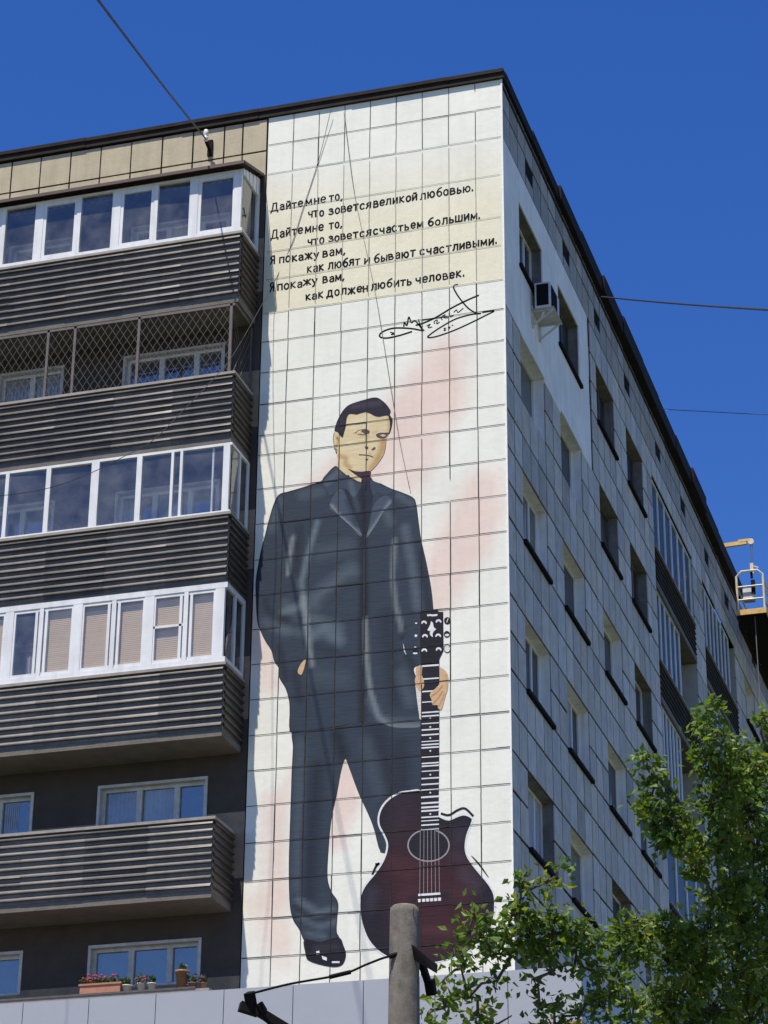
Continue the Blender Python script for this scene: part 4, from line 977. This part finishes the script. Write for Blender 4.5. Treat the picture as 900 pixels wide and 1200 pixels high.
# ================================================================== AIR CONDITIONER
acz = onX(622, 357, .30); 
A = thing('air_conditioner', 'boxy outdoor air conditioner unit on the white wall between the two top corner windows', 'air conditioner', (0.25, 2.3, 24.2))
ya, yb, za, zb4 = 1.95, 2.68, 24.22, 24.76
p = MB(); p.box(.10, .40, ya, yb, za, zb4); p.build('body', MAT['acbody'], A)
p = MB(); 
p.box(.135, .365, ya-.012, ya-.002, za+.05, zb4-.04); p.box(.401, .412, ya+.06, yb-.22, za+.05, zb4-.05); p.build('grille', MAT['acgrille'], A)
p = MB(); p.bar((.02, ya+.08, za-.02), (.46, ya+.08, za-.02), .04, .04); p.bar((.02, yb-.08, za-.02), (.46, yb-.08, za-.02), .04, .04); p.bar((.02, ya+.08, za-.32), (.42, ya+.08, za-.03), .03, .03); p.bar((.02, yb-.08, za-.32), (.42, yb-.08, za-.03), .03, .03); p.box(.018, .05, ya+.05, ya+.11, za-.36, za+.1); p.box(.018, .05, yb-.11, yb-.05, za-.36, za+.1)
p.box(.02, .46, ya, yb, za-.006, za-.001)
p.build('bracket', MAT['oldframe'], A)
p = MB(); p.tube([(.25, ya+.1, za-.02), (.2, ya+.12, za-.14), (.06, ya+.2, za-.2), (.02, ya+.22, za-.2)], .022, 8); p.build('drain_pipe', MAT['pvc'], A)

# ================================================================== WIRES
def wire(name, pts, r, m, label, sub=10, parent=None):
    mb = MB(); mb.tube([tuple(p) for p in smooth_line(pts, sub)], r, 6)
    o = mb.build(name, m, parent, True)
    return tag(o, label, 'cable', 'cables strung to the roof edge') if parent is None else o
ib = onY(241, 162, -.28)
I = thing('wire_bracket', 'small white insulator on a dark bracket on the tan frieze under the roof edge', 'insulator', (ib[0], -.01, 27.5))
p = MB(); p.box(ib[0]-.05, ib[0]+.05, -.05, -.011, 27.42, 27.78); p.bar((ib[0], -.05, 27.55), (ib[0], -.26, 27.62), .05, .05); p.build('bracket', MAT['black'], I)
p = MB(); p.lathe([(.025, 27.60), (.048, 27.63), (.048, 27.70), (.036, 27.72), (.05, 27.74), (.05, 27.82), (.036, 27.86), (.015, 27.87)], ib[0], -.27, 14); p.build('insulator', MAT['insul'], I, True)
e0 = np.array([ib[0], -.28, 27.66]); e1 = at(115, 0, 27); e2 = at(60, -75, 22)
wire('overhead_cable', [e0, e0*.5+e1*.5+np.array([0, 0, -.03]), e1, e2], .016, MAT['wire'], 'black cable running up from the insulator across the sky at upper left')
wire('overhead_cable', [onX(702, 347.5, .12), onX(702, 347.5, .12)*.5+at(900, 363, 34)*.5+np.array([0, 0, -.02]), at(900, 363, 34), at(1000, 366, 28)], .018, MAT['wire'], 'upper and darker of two cables crossing the sky right of the roof')
wire('overhead_cable', [onX(766, 479, .12), at(900, 486, 60), at(1000, 489, 52)], .010, MAT['wire'], 'lower and fainter of two cables crossing the sky right of the roof')
ca = [((387.8, 128.7), .075), ((373.5, 187.3), .018), ((354, 247.8), .014), ((343, 283), .014), ((323.8, 326), .02), ((302, 366), .5), ((273.8, 415), 1.35), ((254, 440), 1.75), ((210, 486), 2.8), ((178, 517), 3.3), ((149, 533), 3.8), ((107, 554), 4.5), ((57, 572), 5.3), ((0, 581), 6.2), ((-60, 585), 7.2)]
wire('slack_cable', [onY(*p_, -d_) for p_, d_ in ca], .006, MAT['wire'], 'black slack cable from the roof edge sagging left past the balconies', 4)
cb = [(403, 131), (407, 165), (415, 225), (428, 288), (440, 345), (450, 405), (458, 455), (468, 515), (480, 572)]
wire('wall_line', [onY(*p_, -.035) for p_ in cb], .006, MAT['wiregrey'], 'thin grey line running down the white wall across the verse', 4)  # thin grey tube following a line down the wall

# ================================================================== FLOWER POTS on the fourth floor rail
def leaf_tuft(mb, c, r, n, size, flat=1.0):
    for _ in range(n):
        v = Vector((random.gauss(0, 1), random.gauss(0, 1), random.gauss(0, 1)*flat)); v = v.normalized()*r*random.random()**.5
        p = Vector(c)+v; a = Vector((random.gauss(0, 1), random.gauss(0, 1), random.gauss(0, 1))).normalized(); b = a.orthogonal().normalized(); s = size*random.uniform(.6, 1.2)
        g_ = random.uniform(.6, 1.2); mb.quad(p-a*s, p+b*s*.5, p+a*s, p-b*s*.5, (.05*g_, .09*g_, .025*g_))
sh = MB(); rz = 11.0
sh.box(-8.6, -5.0, -.99, -.70, rz+.002, rz+.035); tag(sh.build('plant_shelf', MAT['woodframe']), 'dark narrow board carrying the potted plants beside the lower window', 'shelf')
def pot_at(px, kind):
    return onY(px, 1155, -.85)[0]
T = thing('window_box', 'long terracotta window box with red flowers and trailing leaves', 'planter', (pot_at(121, 0), -.85, rz+.035))
x0 = pot_at(97, 0); x1 = pot_at(144, 0)
p = MB(); p.box(x0, x1, -.96, -.74, rz+.036, rz+.17); p.box(x0-.02, x1+.02, -.975, -.725, rz+.17, rz+.2); p.build('box', MAT['terracotta'], T)
p = MB()
for i in range(9): leaf_tuft(p, (x0+(x1-x0)*(i+.5)/9, -.85, rz+.25), .09, 40, .035, .7)
p.build('leaves', MAT['leaf'], T)
p = MB()
for i in range(26):
    c = Vector((random.uniform(x0, x1), -.87+random.uniform(-.08, .05), rz+.27+random.uniform(-.03, .08)))
    p.lathe([(.004, c.z-.02), (.022, c.z), (.018, c.z+.014), (.003, c.z+.02)], c.x, c.y, 6)
p.build('flowers', MAT['flower'], T)
def pot(px, h, r, m, label, plant, cat='flower pot', flower=None, nm='flower_pot'):
    x = pot_at(px, 0)
    T = thing(nm, label, cat, (x, -.85, rz+.035), 'flower pots on the lower rail'); z0 = rz+.036
    p = MB(); p.lathe([(r*.72, z0), (r*.95, z0+h*.85), (r*1.08, z0+h*.86), (r*1.08, z0+h), (r*.9, z0+h), (r*.85, z0+h*.9)], x, -.85, 16); p.build('pot', m, T, True)
    p = MB(); leaf_tuft(p, (x, -.85, z0+h+.06), plant, 60, .035); p.tube([(x, -.85, z0+h*.8), (x+.01, -.85, z0+h+.08)], .008, 5) if False else None
    p.build('leaves', MAT['leaf'], T)
    if flower:
        p = MB()
        for i in range(10):
            cx, cy, cz = x+random.gauss(0, plant*.5), -.87+random.gauss(0, .03), z0+h+.05+random.gauss(0, .04)
            p.lathe([(.004, cz-.02), (.02, cz), (.016, cz+.012), (.003, cz+.02)], cx, cy, 6)
        p.build('flowers', flower, T)
pot(149, .12, .09, MAT['whitepot'], 'low white flower pot just right of the long window box', .07)
pot(166, .14, .075, MAT['whitepot'], 'white flower pot with a rounded reddish green plant in the middle of the row', .12, flower=MAT['flower'])
pot(178, .13, .07, MAT['whitepot'], 'white flower pot with spiky leaves left of the brown pot', .06)
pot(213, .30, .11, MAT['brownpot'], 'large brown flower pot under the right side of the lower window', .07)
pot(226, .09, .07, MAT['brownpot'], 'small dark pot with purple flowers right of the large brown pot', .10, flower=MAT['flower2'])
pot(238, .08, .06, MAT['brownpot'], 'smallest dark pot with purple flowers at the right end of the row', .07, flower=MAT['flower2'])
# cloth hanging inside the sixth floor glazing
p = MB(); n = 16
for i in range(n):
    xa_ = -8.52+.30*i/n; xb_ = -8.52+.30*(i+1)/n; ya_ = -.70+.03*math.sin(i*1.3); yb_ = -.70+.03*math.sin((i+1)*1.3)
    p.quad((xa_, ya_, 16.62), (xb_, yb_, 16.62), (xb_, yb_, 17.15), (xa_, ya_, 17.15)); p.quad((xa_, ya_+.006, 16.62), (xb_, yb_+.006, 16.62), (xb_, yb_+.006, 17.15), (xa_, ya_+.006, 17.15))
tag(p.build('hanging_cloth', MAT['cloth']), 'pale striped cloth hanging behind the dark glass beside the beige blinds', 'cloth')

# ================================================================== CRADLE AND HOIST
zf = 26.70; ya_, yb_ = 24.0, 30.4; xa_, xb_ = .34, 1.10
Wc = thing('work_cradle', 'cream and yellow suspended work cradle hanging outside the far roof edge', 'work platform', ((xa_+xb_)/2, 27, zf))
p = MB(); p.box(xa_, xb_, ya_, yb_, zf, zf+.05); p.build('floor', MAT['black'], Wc)
p = MB(); p.box(xa_-.02, xb_+.02, ya_-.03, ya_, zf-.02, zf+.13); p.box(xa_-.02, xb_+.02, yb_, yb_+.03, zf-.02, zf+.13); p.box(xb_, xb_+.025, ya_, yb_, zf-.02, zf+.13); p.build('toe_board', MAT['yellow'], Wc)
for y in (ya_, yb_):
    e = part('end_frame', Wc); p = MB(); r_ = .032
    H = 1.25
    p.tube([(xa_+.02, y, zf), (xa_+.02, y, zf+H-.14), (xa_+.16, y, zf+H), (xb_-.16, y, zf+H), (xb_-.02, y, zf+H-.14), (xb_-.02, y, zf)], r_, 8); p.build('hoop', MAT['cream'], e)
    p = MB(); p.tube([(xa_+.02, y, zf+.42), (xb_-.02, y, zf+.42)], .026, 8); p.tube([(xa_+.02, y, zf+.80), (xb_-.02, y, zf+.80)], .026, 8); p.build('cross_rail', MAT['cream'], e)
p = MB()
for z in (.42, .8, 1.02):
    p.tube([(xb_-.02, ya_, zf+z), (xb_-.02, yb_, zf+z)], .024, 8)
for z in (.42, .8): p.tube([(xa_+.02, ya_, zf+z), (xa_+.02, yb_, zf+z)], .024, 8)
for i in range(1, 5):
    y = ya_+(yb_-ya_)*i/5; p.tube([(xb_-.02, y, zf), (xb_-.02, y, zf+1.02)], .022, 8); p.tube([(xa_+.02, y, zf), (xa_+.02, y, zf+.8)], .022, 8)
p.build('side_rail', MAT['cream'], Wc)
p = MB(); p.box(xa_+.16, xa_+.46, ya_+.08, ya_+.34, zf+.46, zf+.78); p.build('winch_box', MAT['acbody'], Wc)
p = MB(); p.box(xa_+.40, xa_+.50, ya_+.04, ya_+.14, zf+.60, zf+1.0); p.box(xa_+.40, xa_+.46, ya_+.02, ya_+.08, zf+1.05, zf+1.25); p.build('safety_lock', MAT['black'], Wc)
p = MB(); p.tube([(xa_+.43, ya_+.2, zf-.01), (xa_+.44, ya_+.22, zf-3.0), (xa_+.42, ya_+.22, zf-26.8)], .014, 6); p.build('hanging_rope', MAT['wiregrey'], Wc)
hx = (xa_+xb_)/2+.08; zr_ = 28.84
Hh_ = thing('roof_hoist', 'pale yellow davit beam on the far roof edge holding up the work cradle', 'hoist', (-1.6, 24.1, 28.0))
p = MB(); p.bar((-2.4, ya_+.1, zr_-.12), (hx-.12, ya_+.1, zr_), .09, .11); p.bar((hx-.34, ya_+.1, zr_+.05), (hx-.02, ya_+.1, zr_+.06), .10, .07); p.build('beam', MAT['yellow'], Hh_)
p = MB(); p.tube([(hx, ya_+.05, zr_), (hx, ya_+.15, zr_)], .085, 16); p.build('pulley', MAT['cream'], Hh_)
p = MB(); p.bar((-1.0, ya_+.1, 27.9), (-1.0, ya_+.1, zr_-.06), .08, .08); p.bar((-2.3, ya_+.1, 27.9), (-2.3, ya_+.1, zr_-.14), .08, .08); p.box(-2.6, -.7, ya_-.3, ya_+.5, 28.0, 28.06); p.build('stand', MAT['steel'], Hh_)
p = MB(); p.tube([(hx-.02, ya_+.1, zr_-.05), (hx-.03, ya_+.1, zf+1.2)], .008, 6); p.tube([(hx+.03, ya_+.1, zr_-.05), (hx, ya_+.1, zf+1.2)], .006, 6); p.build('rope', MAT['steel'], Hh_)
p = MB(); p.box(hx-.06, hx+.03, ya_+.06, ya_+.14, zf+1.17, zf+1.5); p.bar((hx+.03, ya_+.1, zf+1.42), (hx+.16, ya_+.1, zf+1.36), .03, .03); p.build('hook_block', MAT['cream'], Hh_)

# ================================================================== POLE
Dp = 16.0; pt = at(474, 1062, Dp)
PL = thing('concrete_pole', 'square topped grey concrete pole with dark steel arms in front of the painted guitar', 'pole', (pt[0], pt[1], 0))
p = MB(); r0 = 17.2*Dp/FPX
prof = [(r0*1.55, 0)] + [(r0*(1.55-.55*i/10), pt[2]*i/10) for i in range(1, 10)] + [(r0*1.0, pt[2]-.05), (r0*.97, pt[2]-.015), (r0*.80, pt[2]), (.01, pt[2]+.004)]
p.tube([(pt[0], pt[1], z) for r, z in prof], [r for r, z in prof], 20); p.build('shaft', MAT['conc'], PL, True)
def pp(x, y, D): return Vector(at(x, y, D))
a = MB(); e = Dp-.12
# right-hand plate bracket and strut
A0, A1, A2, A3 = pp(474, 1100, e), pp(513, 1132, e-.35), pp(512, 1141, e-.35), pp(474, 1118, e)
nrm = Vector(FF)*.06
P8 = [A0, A1, A2, A3]; i0 = len(a.v); a.v += [tuple(v) for v in P8]+[tuple(v+nrm) for v in P8]
for f_ in ((0, 1, 2, 3), (7, 6, 5, 4), (0, 4, 5, 1), (1, 5, 6, 2), (2, 6, 7, 3), (3, 7, 4, 0)): a.f.append(tuple(i0+q for q in f_))
a.bar(pp(493, 1125, e+.05), pp(505, 1162, e+.1), .035, .045); a.bar(pp(503, 1148, e), pp(506, 1166, e), .06, .05)
a.build('plate_bracket', MAT['black'], PL)
a = MB(); a.bar(pp(474, 1290, Dp-.05), pp(291, 1178, Dp-.15), .05, .055); a.bar(pp(296, 1186, Dp-.15), pp(292, 1163, Dp-.15), .05, .07)
a.bar(pp(281, 1179, Dp-.16), pp(303, 1186, Dp-.14), .07, .06); a.bar(pp(303, 1176, Dp-.15), pp(309, 1186, Dp-.15), .03, .05)
a.build('side_arm', MAT['black'], PL)
a = MB(); a.tube([tuple(v) for v in smooth_line([pp(296, 1164, Dp-.15), pp(340, 1153, Dp-.18), pp(400, 1142, Dp-.2), pp(430, 1130, Dp-.2), pp(455, 1121, Dp-.22), pp(477, 1119, Dp-.2)], 5)], .008, 8)
a.tube([pp(386, 1145, Dp-.19), pp(411, 1139, Dp-.2)], .015, 8); a.tube([pp(456, 1121, Dp-.22), pp(470, 1117, Dp-.2), pp(477, 1118, Dp-.2)], .017, 8)
a.build('stay_cable', MAT['black'], PL)
a = MB(); a.tube([pp(303, 1186, Dp-.16), pp(310, 1196, Dp-.16), pp(322, 1206, Dp-.14)], .005, 6); a.build('loose_wire', MAT['black'], PL)
a = MB(); a.tube([pp(484.5, 1064, Dp-.10), pp(484.8, 1084, Dp-.11)], .004, 6); a.build('rebar_end', MAT['steel'], PL)

# ================================================================== TREES
def leaf_cluster(mb, c, out, n, spread, size, gcol):
    """one drooping compound-leaf spray"""
    for _ in range(n):
        p = c+Vector((random.gauss(0, spread), random.gauss(0, spread), random.gauss(0, spread*.8)))
        a = (Vector((random.gauss(0, .7), random.gauss(0, .7), -0.25+random.gauss(0, .5)))+out*.7).normalized()
        b = a.cross(Vector((random.gauss(0, 1), random.gauss(0, 1), random.gauss(0, 1)+.2))).normalized(); nn_ = a.cross(b)
        s = size*random.uniform(.6, 1.25); w_ = s*random.uniform(.26, .38); k_ = random.uniform(.75, 1.25); col_ = (gcol[0]*k_, gcol[1]*k_, gcol[2]*k_)
        i = len(mb.v); fold = nn_*w_*.35
        mb.v += [tuple(p), tuple(p+a*s*.38+b*w_+fold), tuple(p+a*s+nn_*s*.1*random.uniform(-1, 1)), tuple(p+a*s*.38-b*w_+fold), tuple(p+a*s*.45)]
        mb.f += [(i, i+1, i+4), (i+1, i+2, i+4), (i+2, i+3, i+4), (i+3, i, i+4)]; mb.c += [col_]*5
def tree(label, base, blobs, D, fork, leaf, seed, dens=1.0):
    random.seed(seed)
    T = thing('maple_tree', label, 'tree', base)
    crown = MB(); wood = MB()
    bz = Vector(base); fk = Vector(fork)
    wood.tube([bz, bz+(fk-bz)*.35+Vector((.08, .05, 0)), bz+(fk-bz)*.7+Vector((-.06, .03, 0)), fk], [.19, .15, .125, .10], 12)
    done = [fk]
    blobs = sorted(blobs, key=lambda b: (pp(b[0], b[1], D+b[3])-fk).length)
    for (x, y, r, dd, n) in blobs:
        c = pp(x, y, D+dd); R_ = r*(D+dd)/FPX
        par = min(done, key=lambda q_: (q_-c).length+.25*max(0, q_.z-c.z)); done.append(c)
        mid = par.lerp(c, .5)+Vector((random.uniform(-.06, .06), random.uniform(-.06, .06), random.uniform(-.02, .08)))
        t0 = .03 if par is fk else .014
        wood.tube([par, mid, c], [t0, t0*.75, .005], 6)
        for _ in range(int(n*dens)):
            v = Vector((random.gauss(0, 1), random.gauss(0, 1), random.gauss(0, 1))).normalized()*random.random()**.45*R_
            q = c+v; wood.tube([c.lerp(q, .1), c.lerp(q, .6)+Vector((0, 0, .03)), q], [.007, .005, .003], 4, False)
            tone = random.random(); gc = (.085, .150, .024) if tone < .55 else ((.135, .205, .036) if tone < .9 else (.22, .26, .05))
            leaf_cluster(crown, q, v.normalized(), random.randint(9, 15), .055+.03*R_, leaf, gc)
    crown.build('crown', MAT['leaf'], T); wood.build('trunk', MAT['bark'], T)
    return T
# (px, py, radius px, depth offset m, sprays)
big = [(828, 832, 13, 0, 10), (818, 858, 14, .2, 10), (842, 862, 14, -.2, 12), (833, 885, 20, 0, 20), (758, 890, 9, -.3, 7), (768, 914, 13, -.3, 12), (760, 945, 16, -.4, 16), (780, 958, 20, -.4, 22), (800, 982, 18, -.4, 20), (778, 985, 12, -.3, 10),
       (866, 888, 22, .3, 24), (882, 912, 24, .5, 28), (852, 915, 26, 0, 32), (840, 945, 24, -.2, 28), (875, 950, 30, .3, 38), (900, 880, 14, .6, 12), (895, 845, 8, .6, 5), (845, 985, 24, 0, 26), (885, 995, 30, .4, 38), (822, 1000, 16, -.2, 16), (818, 1022, 12, -.2, 9),
       (860, 1030, 28, 0, 32), (895, 1045, 28, .4, 36), (840, 1062, 22, -.1, 22), (870, 1085, 34, .2, 44), (828, 1095, 24, -.2, 26), (800, 1100, 18, -.3, 18), (905, 1105, 30, .5, 36), (775, 1092, 16, -.4, 16), (748, 1085, 13, -.5, 12), (728, 1095, 13, -.5, 11), (750, 1112, 18, -.5, 18), (722, 1118, 10, -.5, 7),
       (785, 1130, 22, -.3, 26), (820, 1140, 28, -.1, 36), (860, 1145, 34, .2, 48), (900, 1160, 34, .5, 44), (790, 1170, 26, -.2, 30), (830, 1185, 32, 0, 42), (880, 1200, 36, .3, 46), (760, 1180, 20, -.3, 20), (790, 1215, 28, -.2, 28), (850, 1240, 40, .2, 40), (920, 1240, 40, .5, 34), (930, 1000, 40, .6, 36), (940, 1110, 40, .6, 34), (760, 1240, 30, 0, 20)]
fb_ = pp(860, 1420, 22.5)
tree('taller leafy maple with a bright pointed top against the side windows', (fb_.x, fb_.y, 0), big, 22.0, tuple(fb_), .084, 3, .74)
low = [(556, 1072, 12, -.2, 9), (548, 1095, 12, -.2, 9), (566, 1098, 11, -.2, 8), (530, 1112, 10, -.3, 6), (575, 1120, 13, 0, 12), (540, 1135, 13, -.2, 9), (518, 1150, 9, -.3, 5), (522, 1180, 14, -.2, 11), (548, 1170, 14, -.1, 11), (560, 1190, 16, 0, 14), (582, 1150, 10, 0, 8), (500, 1190, 9, -.3, 5),
       (616, 1024, 9, 0, 6), (610, 1045, 13, 0, 12), (652, 1022, 8, .1, 5), (640, 1034, 9, .1, 6), (604, 1072, 16, 0, 18), (592, 1095, 14, 0, 14), (620, 1098, 18, .1, 22), (655, 1075, 14, .1, 13), (648, 1100, 20, .1, 24), (683, 1085, 13, .2, 12), (676, 1108, 18, .2, 22), (602, 1118, 15, 0, 14), (640, 1120, 14, .1, 13), (700, 1105, 12, .2, 9),
       (625, 1148, 8, 0, 3), (650, 1142, 8, 0, 4), (672, 1140, 10, .1, 6), (632, 1180, 12, 0, 7), (655, 1172, 12, 0, 8), (700, 1140, 18, .2, 18), (722, 1160, 20, .2, 22), (705, 1180, 22, .1, 24), (680, 1190, 16, .1, 14), (740, 1195, 22, .2, 22), (650, 1205, 18, 0, 12), (600, 1190, 8, 0, 2), (575, 1225, 30, 0, 20), (640, 1240, 36, 0, 26), (710, 1240, 36, .2, 26), (530, 1225, 24, 0, 12)]
fb_ = pp(640, 1480, 19.0)
tree('lower spreading maple with sparse twigs beside the concrete pole', (fb_.x, fb_.y, 0), low, 18.5, tuple(fb_), .078, 5, .42)
